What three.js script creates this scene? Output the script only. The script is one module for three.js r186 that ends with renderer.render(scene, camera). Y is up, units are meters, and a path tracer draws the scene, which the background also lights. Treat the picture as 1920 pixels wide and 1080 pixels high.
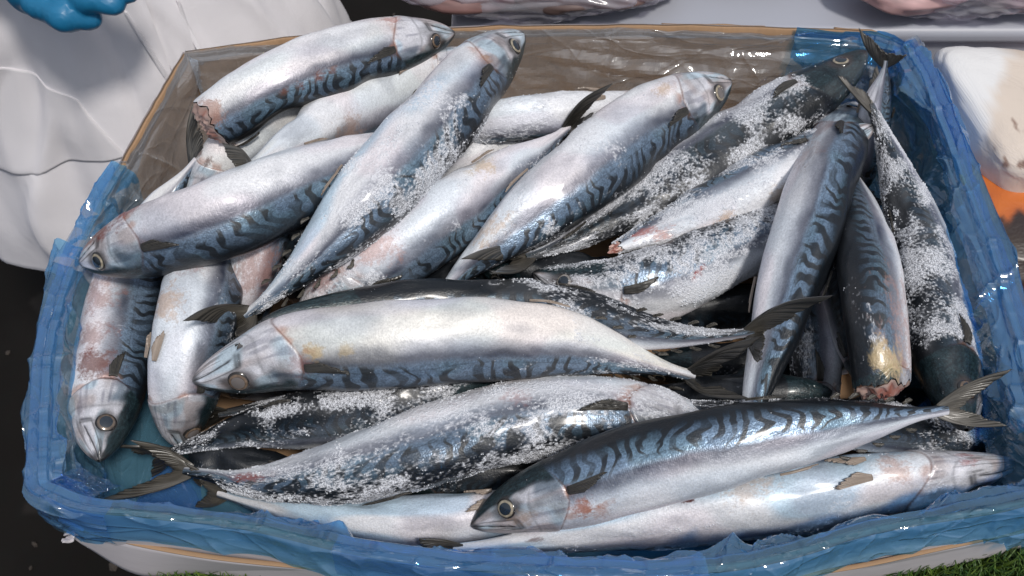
import * as THREE from 'three';
import { mergeGeometries, mergeVertices } from 'three/addons/utils/BufferGeometryUtils.js';
import { RoundedBoxGeometry } from 'three/addons/geometries/RoundedBoxGeometry.js';
import { MarchingCubes } from 'three/addons/objects/MarchingCubes.js';

// ---------------------------------------------------------------- camera, sky, sun, exposure
const scene = new THREE.Scene();
const camera = new THREE.PerspectiveCamera(31.42, 16 / 9, 0.05, 60);
const CAM = new THREE.Vector3(0, 0.675, 0.47), PITCH = Math.asin(0.8);
camera.position.copy(CAM);
camera.rotation.set(-PITCH, 0, 0);
camera.focus = 0.70; camera.userData.fStop = 20;
scene.add(camera);

const renderer = new THREE.WebGLRenderer({ antialias: true });
renderer.toneMapping = THREE.LinearToneMapping;
renderer.toneMappingExposure = 1.0;
renderer.shadowMap.enabled = true;

const clampUnit = (x) => Math.min(1, Math.max(-1, x));
const SUN_DIR = new THREE.Vector3(0.30, 0.86, 0.40).normalize();
{
  const W = 256, H = 128, d = new Float32Array(W * H * 4);
  for (let j = 0; j < H; j++) for (let i = 0; i < W; i++) {
    const el = (j + 0.5) / H * Math.PI - Math.PI / 2, az = (i + 0.5) / W * 2 * Math.PI;
    const up = Math.sin(el), k = (j * W + i) * 4;
    const c = 0.5 + 0.25 * Math.sin(az * 3 + 4 * el) * Math.cos(el * 5 + az) + 0.25 * Math.sin(az * 7 - 9 * el + 1);
    const v = up > 0 ? 0.50 + 0.26 * up + 0.14 * (c - 0.5) * Math.cos(el) : 0.16;
    const sx = Math.cos(el) * Math.cos(az - Math.PI), sz = Math.cos(el) * Math.sin(az - Math.PI);      // direction of this texel
    const ang = Math.acos(clampUnit(sx * SUN_DIR.x + up * SUN_DIR.y + sz * SUN_DIR.z)), glow = 2.6 * Math.exp(-((ang / 0.26) ** 2)) + 0.7 * Math.exp(-((ang / 0.6) ** 2));   // thin cloud lit round the sun
    if (up > 0) { d[k] = glow * 1.0; d[k + 1] = glow * 0.96; d[k + 2] = glow * 0.9; }
    d[k] += v * 0.86; d[k + 1] += v * 0.975; d[k + 2] += v * 1.20; d[k + 3] = 1;
  }
  const sky = new THREE.DataTexture(d, W, H, THREE.RGBAFormat, THREE.FloatType);
  sky.mapping = THREE.EquirectangularReflectionMapping; sky.magFilter = THREE.LinearFilter; sky.needsUpdate = true;
  scene.background = sky; scene.environment = sky;
  scene.backgroundIntensity = 0.52; scene.environmentIntensity = 0.52;
}
const sun = new THREE.DirectionalLight(0xfff9f2, 2.1);
sun.position.copy(SUN_DIR).multiplyScalar(3);
sun.castShadow = true; sun.shadow.radius = 15; sun.shadow.mapSize.set(2048, 2048);
Object.assign(sun.shadow.camera, { left: -1, right: 1, top: 1, bottom: -1, near: 0.1, far: 8 });
scene.add(sun, sun.target);

// ---------------------------------------------------------------- helpers
const V3 = (x, y, z) => new THREE.Vector3(x, y, z);
const clamp = (x, a = 0, b = 1) => Math.min(b, Math.max(a, x));
const lerp = (a, b, t) => a + (b - a) * t;
const sm = (a, b, x) => { const t = clamp((x - a) / (b - a)); return t * t * (3 - 2 * t); };
const mulberry = (a) => () => { a |= 0; a = a + 0x6D2B79F5 | 0; let t = Math.imul(a ^ a >>> 15, 1 | a); t = t + Math.imul(t ^ t >>> 7, 61 | t) ^ t; return ((t ^ t >>> 14) >>> 0) / 4294967296; };
const PERM = new Uint8Array(512), VAL = new Float32Array(256);
{ const r = mulberry(77), p = [...Array(256).keys()]; for (let i = 255; i > 0; i--) { const j = Math.floor(r() * (i + 1)); [p[i], p[j]] = [p[j], p[i]]; } for (let i = 0; i < 512; i++) PERM[i] = p[i & 255]; for (let i = 0; i < 256; i++) VAL[i] = r(); }
function noise(x, y, z) {           // value noise, 0..1
  const xi = Math.floor(x), yi = Math.floor(y), zi = Math.floor(z);
  let fx = x - xi, fy = y - yi, fz = z - zi;
  fx = fx * fx * (3 - 2 * fx); fy = fy * fy * (3 - 2 * fy); fz = fz * fz * (3 - 2 * fz);
  const X = xi & 255, Y = yi & 255, Z = zi & 255;
  const a = PERM[X] + Y, b = PERM[(X + 1) & 255] + Y;
  const a0 = PERM[a & 511] + Z, a1 = PERM[(a + 1) & 511] + Z, b0 = PERM[b & 511] + Z, b1 = PERM[(b + 1) & 511] + Z;
  const v = (q) => VAL[PERM[q & 511]];
  const x00 = v(a0) + fx * (v(b0) - v(a0)), x10 = v(a1) + fx * (v(b1) - v(a1));
  const x01 = v(a0 + 1) + fx * (v(b0 + 1) - v(a0 + 1)), x11 = v(a1 + 1) + fx * (v(b1 + 1) - v(a1 + 1));
  const y0 = x00 + fy * (x10 - x00), y1 = x01 + fy * (x11 - x01);
  return y0 + fz * (y1 - y0);
}
const fbm = (x, y, z, n = 4) => { let s = 0, a = 0.5, t = 0; for (let i = 0; i < n; i++) { s += a * noise(x, y, z); t += a; a *= 0.5; x = x * 2.03 + 7.1; y = y * 2.03 + 3.7; z = z * 2.03 + 9.2; } return s / t; };
const ridge = (x, y, z) => 1 - Math.abs(2 * noise(x, y, z) - 1);

const FWD = V3(0, -0.8, -0.6), UPV = V3(0, 0.6, -0.8), RIGHT = V3(1, 0, 0);
const rayOf = (px, py) => FWD.clone().addScaledVector(RIGHT, (px - 960) / 1920).addScaledVector(UPV, (540 - py) / 1920);
const onY = (px, py, y) => { const d = rayOf(px, py); return CAM.clone().addScaledVector(d, (y - CAM.y) / d.y); };

const used = {};
const numbered = (n) => { const k = used[n] = (used[n] ?? -1) + 1; return k ? `${n}_${String(k).padStart(3, '0')}` : n; };
function mesh(name, geo, mat, parent) { const m = new THREE.Mesh(geo, mat); m.name = parent ? name : numbered(name); m.castShadow = m.receiveShadow = true; (parent ?? scene).add(m); return m; }
function thing(name, label, category, group) { const g = new THREE.Group(); g.name = numbered(name); g.userData = { label, category }; if (group) g.userData.group = group; scene.add(g); return g; }
function tag(o, label, category, group) { o.userData = { label, category }; if (group) o.userData.group = group; return o; }
const rgb = (r, g, b) => new THREE.Color().setRGB(r, g, b);
function gridGeo(nu, nv, f, closeU = false) {      // f(i/nu, j/nv) -> {p, c?}
  const P = [], C = [], UV = [], I = []; let hasC = false;
  for (let j = 0; j <= nv; j++) for (let i = 0; i <= nu; i++) {
    const r = f(i / nu, j / nv); P.push(r.p.x, r.p.y, r.p.z); UV.push(...(r.uv ?? [i / nu, j / nv])); if (r.c) { hasC = true; C.push(...r.c); }
  }
  const w = nu + 1;
  for (let j = 0; j < nv; j++) for (let i = 0; i < nu; i++) { const a = j * w + i, b = a + 1, c = a + w, d = c + 1; I.push(a, b, d, a, d, c); }
  const g = new THREE.BufferGeometry();
  g.setAttribute('position', new THREE.Float32BufferAttribute(P, 3)); g.setAttribute('uv', new THREE.Float32BufferAttribute(UV, 2));
  if (hasC) g.setAttribute('color', new THREE.Float32BufferAttribute(C, 3));
  g.setIndex(I); g.computeVertexNormals();
  if (closeU) { const n = g.attributes.normal, a = V3(), b = V3(); for (let j = 0; j <= nv; j++) { const p = j * w, q = j * w + nu; a.fromBufferAttribute(n, p); b.fromBufferAttribute(n, q); a.add(b).normalize(); n.setXYZ(p, a.x, a.y, a.z); n.setXYZ(q, a.x, a.y, a.z); } }
  return g;
}
function slabGeo(nu, nv, f, th) {                  // closed sheet with thickness; f(u,v) -> {p,c}; th(u,v) half thickness
  const top = gridGeo(nu, nv, f), n = top.attributes.normal, p = top.attributes.position, c = top.attributes.color;
  const P = [], C = [], I = [], UV = [], w = nu + 1, N = w * (nv + 1);
  for (const s of [1, -1]) for (let k = 0; k < N; k++) {
    const h = th((k % w) / nu, Math.floor(k / w) / nv) * s;
    P.push(p.getX(k) + n.getX(k) * h, p.getY(k) + n.getY(k) * h, p.getZ(k) + n.getZ(k) * h); if (c) C.push(c.getX(k), c.getY(k), c.getZ(k)); UV.push((k % w) / nu, Math.floor(k / w) / nv);
  }
  const ix = top.index.array;
  for (let k = 0; k < ix.length; k += 3) { I.push(ix[k], ix[k + 1], ix[k + 2]); I.push(N + ix[k], N + ix[k + 2], N + ix[k + 1]); }
  const edge = (a, b) => I.push(a, N + a, b, b, N + a, N + b);
  for (let i = 0; i < nu; i++) { edge(i, i + 1); edge(nv * w + i + 1, nv * w + i); }
  for (let j = 0; j < nv; j++) { edge((j + 1) * w, j * w); edge(j * w + nu, (j + 1) * w + nu); }
  const g = new THREE.BufferGeometry();
  g.setAttribute('position', new THREE.Float32BufferAttribute(P, 3)); g.setAttribute('uv', new THREE.Float32BufferAttribute(UV, 2));
  if (c) g.setAttribute('color', new THREE.Float32BufferAttribute(C, 3));
  g.setIndex(I); g.computeVertexNormals(); return g;
}
function dataTex(w, h, f, srgb = false, wrap = true) {   // f(x01, y01) -> [r,g,b] linear 0..1
  const d = new Uint8Array(w * h * 4);
  for (let j = 0; j < h; j++) for (let i = 0; i < w; i++) { const c = f((i + 0.5) / w, (j + 0.5) / h), k = (j * w + i) * 4; for (let q = 0; q < 3; q++) { const v = clamp(c[q]); d[k + q] = 255 * (srgb ? Math.pow(v, 1 / 2.2) : v); } d[k + 3] = 255; }
  const t = new THREE.DataTexture(d, w, h, THREE.RGBAFormat); t.magFilter = THREE.LinearFilter; t.minFilter = THREE.LinearFilter;
  if (wrap) t.wrapS = t.wrapT = THREE.RepeatWrapping; if (srgb) t.colorSpace = THREE.SRGBColorSpace; t.needsUpdate = true; return t;
}

// ---------------------------------------------------------------- setting: ground, tables, turf
const GROUND_Y = -0.78;
{
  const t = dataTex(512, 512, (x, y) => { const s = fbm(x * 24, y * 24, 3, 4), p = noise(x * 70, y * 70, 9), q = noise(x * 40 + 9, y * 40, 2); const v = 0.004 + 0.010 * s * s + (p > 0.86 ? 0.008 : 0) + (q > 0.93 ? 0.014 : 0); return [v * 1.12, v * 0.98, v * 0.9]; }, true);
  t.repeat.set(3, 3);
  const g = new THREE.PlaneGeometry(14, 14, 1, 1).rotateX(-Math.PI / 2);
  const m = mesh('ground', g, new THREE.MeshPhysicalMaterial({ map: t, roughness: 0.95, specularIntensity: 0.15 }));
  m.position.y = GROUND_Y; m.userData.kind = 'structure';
  // loose pale grit on the dark ground
  const r = mulberry(5), im = new THREE.InstancedMesh(new THREE.IcosahedronGeometry(1, 0), new THREE.MeshStandardMaterial({ color: rgb(0.045, 0.036, 0.03), roughness: 0.95 }), 420);
  const M = new THREE.Matrix4(), Q = new THREE.Quaternion();
  for (let i = 0; i < 420; i++) { const s = 0.003 + 0.007 * r() * r(); Q.setFromEuler(new THREE.Euler(r() * 6, r() * 6, r() * 6)); M.compose(V3(-1.6 + 1.8 * r(), GROUND_Y + s * 0.4, -1.9 + 2.4 * r()), Q, V3(s * 1.3, s * 0.7, s)); im.setMatrixAt(i, M); }
  im.name = 'ground_grit'; im.userData = { kind: 'stuff', label: 'loose pale grit scattered on the dark ground', category: 'grit' }; im.castShadow = im.receiveShadow = true; scene.add(im);
}
function table(label, x0, x1, z0, z1, top) {
  const t = thing('stall_table', label, 'table');
  const w = new THREE.MeshStandardMaterial({ color: rgb(0.10, 0.075, 0.055), roughness: 0.8 });
  const b = mesh('tabletop', new RoundedBoxGeometry(x1 - x0, 0.03, z1 - z0, 2, 0.004), w, t); b.position.set((x0 + x1) / 2, top - 0.015, (z0 + z1) / 2);
  for (const x of [x0 + 0.05, x1 - 0.05]) for (const z of [z0 + 0.05, z1 - 0.05]) { const h = top - 0.03 - GROUND_Y; const l = mesh('leg', new RoundedBoxGeometry(0.045, h, 0.045, 2, 0.004), w, t); l.position.set(x, GROUND_Y + h / 2, z); }
}
table('dark wooden stall table under the turf mat', -0.243, 1.15, -0.236, 0.60, -0.014);
table('dark wooden stall table under the grey crate', -0.06, 1.15, -0.95, -0.245, -0.014);
{
  const g = new RoundedBoxGeometry(1.38, 0.012, 0.82, 2, 0.003);
  const m = mesh('turf_mat', g, new THREE.MeshStandardMaterial({ color: rgb(0.03, 0.055, 0.015), roughness: 1 }));
  m.position.set(0.452, -0.007, 0.18); tag(m, 'green artificial turf mat under the blue lined box', 'turf mat');
}

// ---------------------------------------------------------------- cardboard box and its blue plastic liner
const RIM_Y = 0.10; let frontZ;
const RIMPX = {
  back: [[345, 98], [440, 84], [540, 70], [700, 57], [900, 49], [1100, 46], [1300, 47], [1500, 53], [1640, 62], [1702, 84]],
  right: [[1702, 84], [1755, 200], [1825, 370], [1885, 540], [1935, 700], [1975, 840], [2000, 925]],
  front: [[2000, 925], [1920, 946], [1800, 968], [1700, 984], [1600, 1006], [1400, 1060], [1200, 1074], [1000, 1070], [800, 1054], [640, 1028], [520, 1000], [400, 979], [272, 966], [150, 952], [80, 920]],
  left: [[80, 920], [78, 850], [80, 760], [90, 660], [112, 560], [160, 440], [247, 268], [345, 98]],
};
const rimSide = {}; for (const k in RIMPX) rimSide[k] = new THREE.CatmullRomCurve3(RIMPX[k].map(([x, y]) => onY(x, y, RIM_Y)), false, 'centripetal');
const BOXC = V3(0.024, 0, -0.01);
const kraft = dataTex(256, 256, (x, y) => { const n = fbm(x * 8, y * 8, 1, 4), f = noise(x * 120, y * 14, 3), h = noise(x * 15, y * 130, 5); const v = .82 + .22 * n + .10 * (f - .5) + .08 * (h - .5); return [.42 * v, .26 * v, .145 * v]; }, true);
const kraftMat = new THREE.MeshStandardMaterial({ map: kraft, roughness: .85 });
const whiteTex = dataTex(256, 256, (x, y) => { const n = fbm(x * 6, y * 6, 7, 4), f = noise(x * 90, y * 90, 3); const v = .86 + .16 * (n - .5) + .06 * (f - .5); return [.66 * v, .62 * v, .64 * v]; }, true);
const whiteCard = new THREE.MeshStandardMaterial({ map: whiteTex, roughness: .7 });
const box = thing('cardboard_box', 'open cardboard box with a torn white front corner, full of fish', 'box');
const insetBy = (P, d, y) => { const q = P.clone().sub(BOXC); q.y = 0; const l = q.length(); q.multiplyScalar((l - d) / l).add(BOXC); q.y = y; return q; };
for (const k in rimSide) {
  const c = rimSide[k];
  const g = slabGeo(60, 10, (u, v) => { const P = c.getPointAt(u), y = lerp(RIM_Y, .003, v); return { p: insetBy(P, .005 * v + .0015 + .0012 * (noise(u * 40, v * 6, k.length) - .5), y + (v === 0 ? .0016 * (noise(u * 30, 2, k.length) - .5) : 0)) }; }, () => .002);
  const uv = g.attributes.uv; for (let i = 0; i < uv.count; i++) uv.setXY(i, uv.getX(i) * 3, uv.getY(i) * .6);
  mesh('wall', g, kraftMat, box);
  const skinOut = gridGeo(60, 10, (u, v) => { const P = c.getPointAt(u), y = lerp(RIM_Y - .001, .004, v); return { p: insetBy(P, .005 * v - .0022 + .0012 * (noise(u * 40, v * 6, k.length) - .5), y) }; });
  mesh('white_facing', skinOut, whiteCard, box);
}
{
  const sh = new THREE.Shape(); const pts = []; for (const k of ['back', 'right', 'front', 'left']) for (let i = 0; i < 14; i++) pts.push(insetBy(rimSide[k].getPointAt(i / 14), .009, 0));
  pts.forEach((p, i) => (i ? sh.lineTo(p.x, -p.z) : sh.moveTo(p.x, -p.z)));
  const g = new THREE.ExtrudeGeometry(sh, { depth: .0035, bevelEnabled: false }).rotateX(-Math.PI / 2); mesh('floor_panel', g, kraftMat, box);
  // flaps folded up along the back rim
  for (const [a, b, h] of [[.66, .805, .010], [.13, .30, .004], [.90, .985, .011]]) {
    const f = slabGeo(24, 3, (u, v) => { const P = rimSide.back.getPointAt(lerp(a, b, u)); P.y += v * h * (1 - .25 * noise(u * 5, a, 1)) - .012; P.z -= .0045; return { p: P }; }, () => .0016);
    mesh('flap', f, kraftMat, box);
  }
  // outer white tray front, standing a little off the box wall
  const top = new THREE.CatmullRomCurve3([[122, 996], [155, 994], [253, 1020], [400, 1046], [640, 1070], [900, 1092], [1200, 1098], [1400, 1090], [1596, 1065], [1760, 1030], [1920, 996], [1995, 980]].map(([x, y]) => onY(x, y, .05)), false, 'centripetal');
  const bot = new THREE.CatmullRomCurve3([[128, 1003], [168, 1026], [262, 1076], [400, 1072], [640, 1080], [900, 1106], [1200, 1116], [1400, 1100], [1526, 1078], [1760, 1046], [1920, 1023], [1995, 1012]].map(([x, y], i) => onY(x, y, i === 0 ? .046 : i === 1 ? .022 : .003)), false, 'centripetal');
  const fg = slabGeo(90, 8, (u, v) => { const p = top.getPoint(u).lerp(bot.getPoint(u), v); p.z += .0012 * (noise(u * 14, v * 2, 8) - .5); return { p }; }, () => .0014);
  mesh('front_panel', fg, whiteCard, box);
  const FZ = bot.getPoints(200); frontZ = (x) => { let z = .19, bd = 9; for (const q of FZ) { const d = Math.abs(q.x - x); if (d < bd) { bd = d; z = q.z; } } return z; };
  const rt = slabGeo(90, 2, (u, v) => { const p = top.getPoint(u); p.y += .0006 + v * .0004; p.z += lerp(-.0016, .0014, v); return { p }; }, () => .0005); mesh('cut_edge', rt, kraftMat, box);
  const r = mulberry(3);
  for (let i = 0; i < 5; i++) { const o = onY(152 - i * 3, 996 + i * 4, .05), e = onY(120 + r() * 10 - i, 994 + i * 7, .05); const s = slabGeo(6, 2, (u, v) => { const p = o.clone().lerp(e, u); p.z += (v - .5) * .0032 * (1 - .4 * u); p.y += .003 * Math.sin(u * 3 + i) + .001 * i; return { p }; }, () => .0005); mesh('torn_shred', s, whiteCard, box); }
  const lip = slabGeo(20, 2, (u, v) => { const p = onY(lerp(112, 158, u), lerp(972, 992, Math.pow(u, .7)), .055); p.z += (v - .5) * .004; p.y += .003 * Math.sin(u * 3); return { p }; }, () => .0012); mesh('torn_edge', lip, whiteCard, box);
}
// linear noise on a triangle lattice: flat facets with sharp creases, as stiff film folds
function crease(x, y, sd) {
  const k = (x + y) * .366, i = Math.floor(x + k), j = Math.floor(y + k), t = (i + j) * .2113, fx = x - i + t, fy = y - j + t, up = fx > fy;
  const h = (a, b) => VAL[PERM[(PERM[(a + 512) & 255] + b + 512 + sd) & 255]];
  const a = h(i, j), b = up ? h(i + 1, j) : h(i, j + 1), c = h(i + 1, j + 1);
  const gx = fx + (fx + fy) * .366, gy = fy + (fx + fy) * .366;            // skewed cell coordinates 0..1
  const l1 = up ? gx - gy : gy - gx, l2 = up ? gy : gx; return a + (b - a) * clamp(l1) + (c - a) * clamp(l2);
}
function facet(x, y, sd) {        // one random value per triangle of the lattice: overlapping flat layers of film
  const k = (x + y) * .366, i = Math.floor(x + k), j = Math.floor(y + k), t = (i + j) * .2113, up = x - i + t > y - j + t ? 1 : 0;
  return VAL[PERM[(PERM[(i + 512) & 255] + j + 512 + sd + up * 37) & 255]];
}
{
  const liner = thing('plastic_liner', 'crumpled translucent blue plastic liner draped over the box rim', 'liner');
  const order = ['back', 'right', 'front', 'left'], pts = [], sides = [];
  for (const k of order) { const n = { back: 40, right: 34, front: 44, left: 32 }[k]; for (let i = 0; i < n; i++) { pts.push(rimSide[k].getPointAt(i / n)); sides.push([k, i / n]); } }
  const loop = new THREE.CatmullRomCurve3(pts, true, 'centripetal'), NP = 1400, NQ = 130, PER = loop.getLength();
  const N = pts.length, at = (p) => { const x = ((p % 1) + 1) % 1 * N, i = Math.floor(x) % N; return { k: sides[i][0], u: sides[i][1] + (x - Math.floor(x)) / 40 }; };
  // how much each stretch of the rim is like back / right / front / left (soft at the corners)
  const wOf = (p) => { const w = { back: 0, right: 0, front: 0, left: 0 }; for (let d = -4; d <= 4; d++) w[at(p + d * .006).k] += 1 / 9; return w; };
  const cols = []; for (let i = 0; i <= NP; i++) { const p = i / NP % 1, C = loop.getPoint(p), T = loop.getTangent(p), n = V3(-T.z, 0, T.x).normalize(); if (n.dot(C.clone().sub(BOXC)) < 0) n.negate(); cols.push({ p, C, n, w: wOf(p), here: at(p) }); }
  // one sheet of film from p0 to p1 round the rim; push sets it off from the sheet under it, v0 is where it starts inside
  const sheetOf = (p0, p1, seed, push, v0) => { const nu = Math.round((p1 - p0) * NP); return gridGeo(nu, NQ, (u, vv) => {
    const v = lerp(v0, 1, vv), { p, C: C0, n, w, here } = cols[((Math.round(lerp(p0, p1, u) * NP) % NP) + NP) % NP], C = C0.clone(), a = p * PER + seed;
    const backLeft = clamp(w.left * sm(.55, .8, here.k === 'left' ? here.u : 0) + w.back);                         // film ends at the rim here
    const ru = here.k === 'right' ? here.u : .5;
    const drop = lerp(.040 * w.left + .020 * w.front + .060 * w.right, .0, backLeft) * (.75 + .5 * noise(a * 9, 3, 1)) + .003;
    const slack = .001 + .003 * w.front + .005 * w.right + .002 * w.left, bil = .001 + .016 * w.right * sm(0, .4, ru) + .001 * w.left + .001 * w.front;
    const up = .0015 + .004 * noise(a * 14, 8, 2) * (1 - backLeft) - .007 * backLeft * (.3 + noise(a * 7, 1, 4));
    const prof = [[-.075, .0075], [-.030, .0075], [-.018, .012], [-.008 - slack * .5, .05], [-.005 - slack, .086 + up * .5], [-.0035 - slack * .35, RIM_Y - .004 + up], [-.0005 - .003 * backLeft, RIM_Y + .004 + up], [lerp(.0045, -.0030, backLeft), RIM_Y + .003 + up - .001 * backLeft], [lerp(.0055 + bil * .6, -.0034, backLeft), RIM_Y - drop * .30 + up * backLeft], [lerp(.0065 + bil, -.0040, backLeft), RIM_Y - drop * .65 + up * backLeft], [lerp(.006 + bil * 1.1, -.0046, backLeft), RIM_Y - drop + up * backLeft]];
    const x = v * (prof.length - 1), i = Math.min(prof.length - 2, Math.floor(x)), t = x - i, g = (j) => prof[clamp(j, 0, prof.length - 1)];
    const cr = (k) => { const [p0, p1, p2, p3] = [g(i - 1)[k], g(i)[k], g(i + 1)[k], g(i + 2)[k]]; return .5 * (2 * p1 + (p2 - p0) * t + (2 * p0 - 5 * p1 + 4 * p2 - p3) * t * t + (3 * p1 - p0 - 3 * p2 + p3) * t * t * t); };
    let o = cr(0), y = cr(1);
    // folds and crumples: flat facets meeting in sharp creases, at several sizes
    let q = 0; for (let j = 0; j < i; j++) q += Math.hypot(prof[j + 1][0] - prof[j][0], prof[j + 1][1] - prof[j][1]); q += t * Math.hypot(prof[i + 1][0] - prof[i][0], prof[i + 1][1] - prof[i][1]);
    const wx = a + .010 * (noise(a * 22, q * 22, 4) - .5), wy = q + .010 * (noise(a * 20 + 9, q * 20, 7) - .5);
    const c1 = crease(wx * 20 + wy * 14, wy * 16 - wx * 5, 11) - .5, c2 = crease(wx * 52 - wy * 30, wy * 44 + wx * 16, 40) - .5, c3 = crease(wx * 120 + wy * 60, wy * 105, 90) - .5, few = sm(.35, .7, noise(a * 11, q * 11, 31));
    const stretch = crease(wx * 5 + 2, wy * 30 + .5 * Math.sin(a * 6), 70) - .5;                    // long folds along the wall
    const amp = sm(.10, .3, v) * (.55 + .75 * w.right + .30 * w.front + .35 * w.left);
    const str2 = crease(wx * 9 + 5, wy * 85 + .8 * Math.sin(a * 9), 33) - .5;
    const d = amp * (.0125 * c1 + .0085 * c2 * (.1 + 1.2 * few) + .0020 * c3 * few * few + .0085 * stretch * (1.6 * w.back + w.right + .4) + .0075 * str2 * (w.back * 1.5 + .35));
    const net = (n) => Math.pow(1 - Math.abs(2 * n - 1), 9), pleat = amp * (.0042 * net(noise(wx * 20 + wy * 16, wy * 22 - wx * 6, 61)) + .0032 * net(noise(wx * 42 - wy * 30, wy * 34 + wx * 14, 71)) * few);
    const inside = 1 - sm(.50, .60, v), calm = v > .50 ? .42 : 1;
    o += (d + pleat + .0012) * calm * lerp(1, -1, inside); y += (d + pleat) * (v > .42 && v < .8 ? .6 : .15);
    if (inside > .5) o = Math.min(o, -.0058); else if (backLeft < .5) o = Math.max(o, -.001 + .0055 * sm(.55, .63, v)); else o = Math.min(o, -.0055);
    o += push * lerp(1, -1, inside); if (v > .4) y += push * .5;
    C.addScaledVector(n, o); C.y = Math.max(.006, y);
    return { p: C, uv: [p, q / .3] };
  }).toNonIndexed(); };
  const crk = dataTex(2048, 512, (x, y) => { const X = x * 2 + .02 * noise(x * 40, y * 10, 1), Y = y * .3; const l = (f, g, o) => { const a = crease(X * f + Y * g, Y * f * .9 - X * g * .3, o); return a; }; const rg = (a) => Math.pow(1 - Math.abs(2 * a - 1), 5); const few = sm(.4, .65, noise(X * 9, Y * 12, 6)); const ln = (a) => Math.pow(1 - Math.abs(2 * a - 1), 14); const v = .34 * l(110, -50, 17) * few + .45 * ln(fbm(X * 9, Y * 16, 5, 2)) + .40 * ln(noise(X * 24 + Y * 20, Y * 44, 8)) + .35 * ln(noise(X * 16 - Y * 40, Y * 30, 18)) + .3 * ln(noise(X * 60, Y * 80 + X * 20, 28)) * few; return [v, v, v]; });
  const filmMat = (r, g, b, t) => new THREE.MeshPhysicalMaterial({ color: rgb(r, g, b), roughness: .07, transmission: t, bumpMap: crk, bumpScale: .0024, thickness: 0, ior: 1.85, side: THREE.DoubleSide });
  const blue = filmMat(.30, .64, .95, .86), clear = filmMat(.84, .88, .93, .86);        // two films: a blue bag and a clear sheet along the back
  for (const [name, p0, p1, seed, push, v0, mat] of [['blue_film', .225, .93, 0, 0, 0, blue], ['blue_film', .262, .47, 3.7, .0022, .42, blue], ['blue_film', .60, .70, 5.9, .0018, .30, blue], ['blue_film', .765, .885, 6.6, .0016, .46, blue], ['clear_film', -.125, .275, 8.1, .0006, 0, clear]]) { const g = sheetOf(p0, p1, seed, push, v0); g.computeVertexNormals(); mesh(name, g, mat, liner); }
  // loose gathered fold standing in the torn front corner
  const A = [[82, 905, .104], [150, 876, .100], [228, 912, .088], [170, 934, .103]].map(([x, y, h]) => onY(x, y, h));
  const tuck = gridGeo(50, 30, (u, v) => { const a = A[0].clone().lerp(A[1], u), b = A[3].clone().lerp(A[2], u), p = a.lerp(b, v); const c1 = crease(u * 4 + v * 2, v * 3, 5), c2 = crease(u * 9, v * 8 + u * 4, 9); p.y += .004 * Math.sin(v * Math.PI) * Math.sin(u * Math.PI) + .005 * (c1 - .5) + .003 * (c2 - .5); p.x += .003 * (c2 - .5); return { p }; });
  mesh('corner_tuck', tuck, filmMat(.26, .60, .92, .90), liner);
}
{
  // blades of the turf
  const blade = gridGeo(2, 4, (u, v) => { const w = 0.0011 * (1 - v * 0.75); return { p: V3((u - 0.5) * 2 * w, v * 0.016, 0.007 * v * v + (u === 0.5 ? 0.0004 : 0)) }; });
  const r = mulberry(12), N = 12000, im = new THREE.InstancedMesh(blade, new THREE.MeshPhysicalMaterial({ color: 0xffffff, roughness: 0.45, transmission: 0.2, thickness: 0 }), N);
  const M = new THREE.Matrix4(), Q = new THREE.Quaternion(), c = new THREE.Color();
  for (let i = 0; i < N; i++) {
    const x = -0.24 + 0.66 * r(), z = 0.19 + 0.12 * r();
    if (z < frontZ(x) + .0035) { i--; continue; }
    Q.setFromEuler(new THREE.Euler((r() - 0.5) * 1.3, r() * 6.28, (r() - 0.5) * 1.3)); const s = 0.65 + 0.6 * r();
    M.compose(V3(x, -0.002, z), Q, V3(1, s, 1)); im.setMatrixAt(i, M);
    const k = r(); c.setRGB(lerp(0.05, 0.16, k), lerp(0.13, 0.24, k), lerp(0.025, 0.05, r())); im.setColorAt(i, c);
  }
  im.name = 'turf_blades'; im.userData = { kind: 'stuff', label: 'short green plastic blades of the artificial turf', category: 'turf' }; im.castShadow = im.receiveShadow = true; scene.add(im);
}

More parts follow.
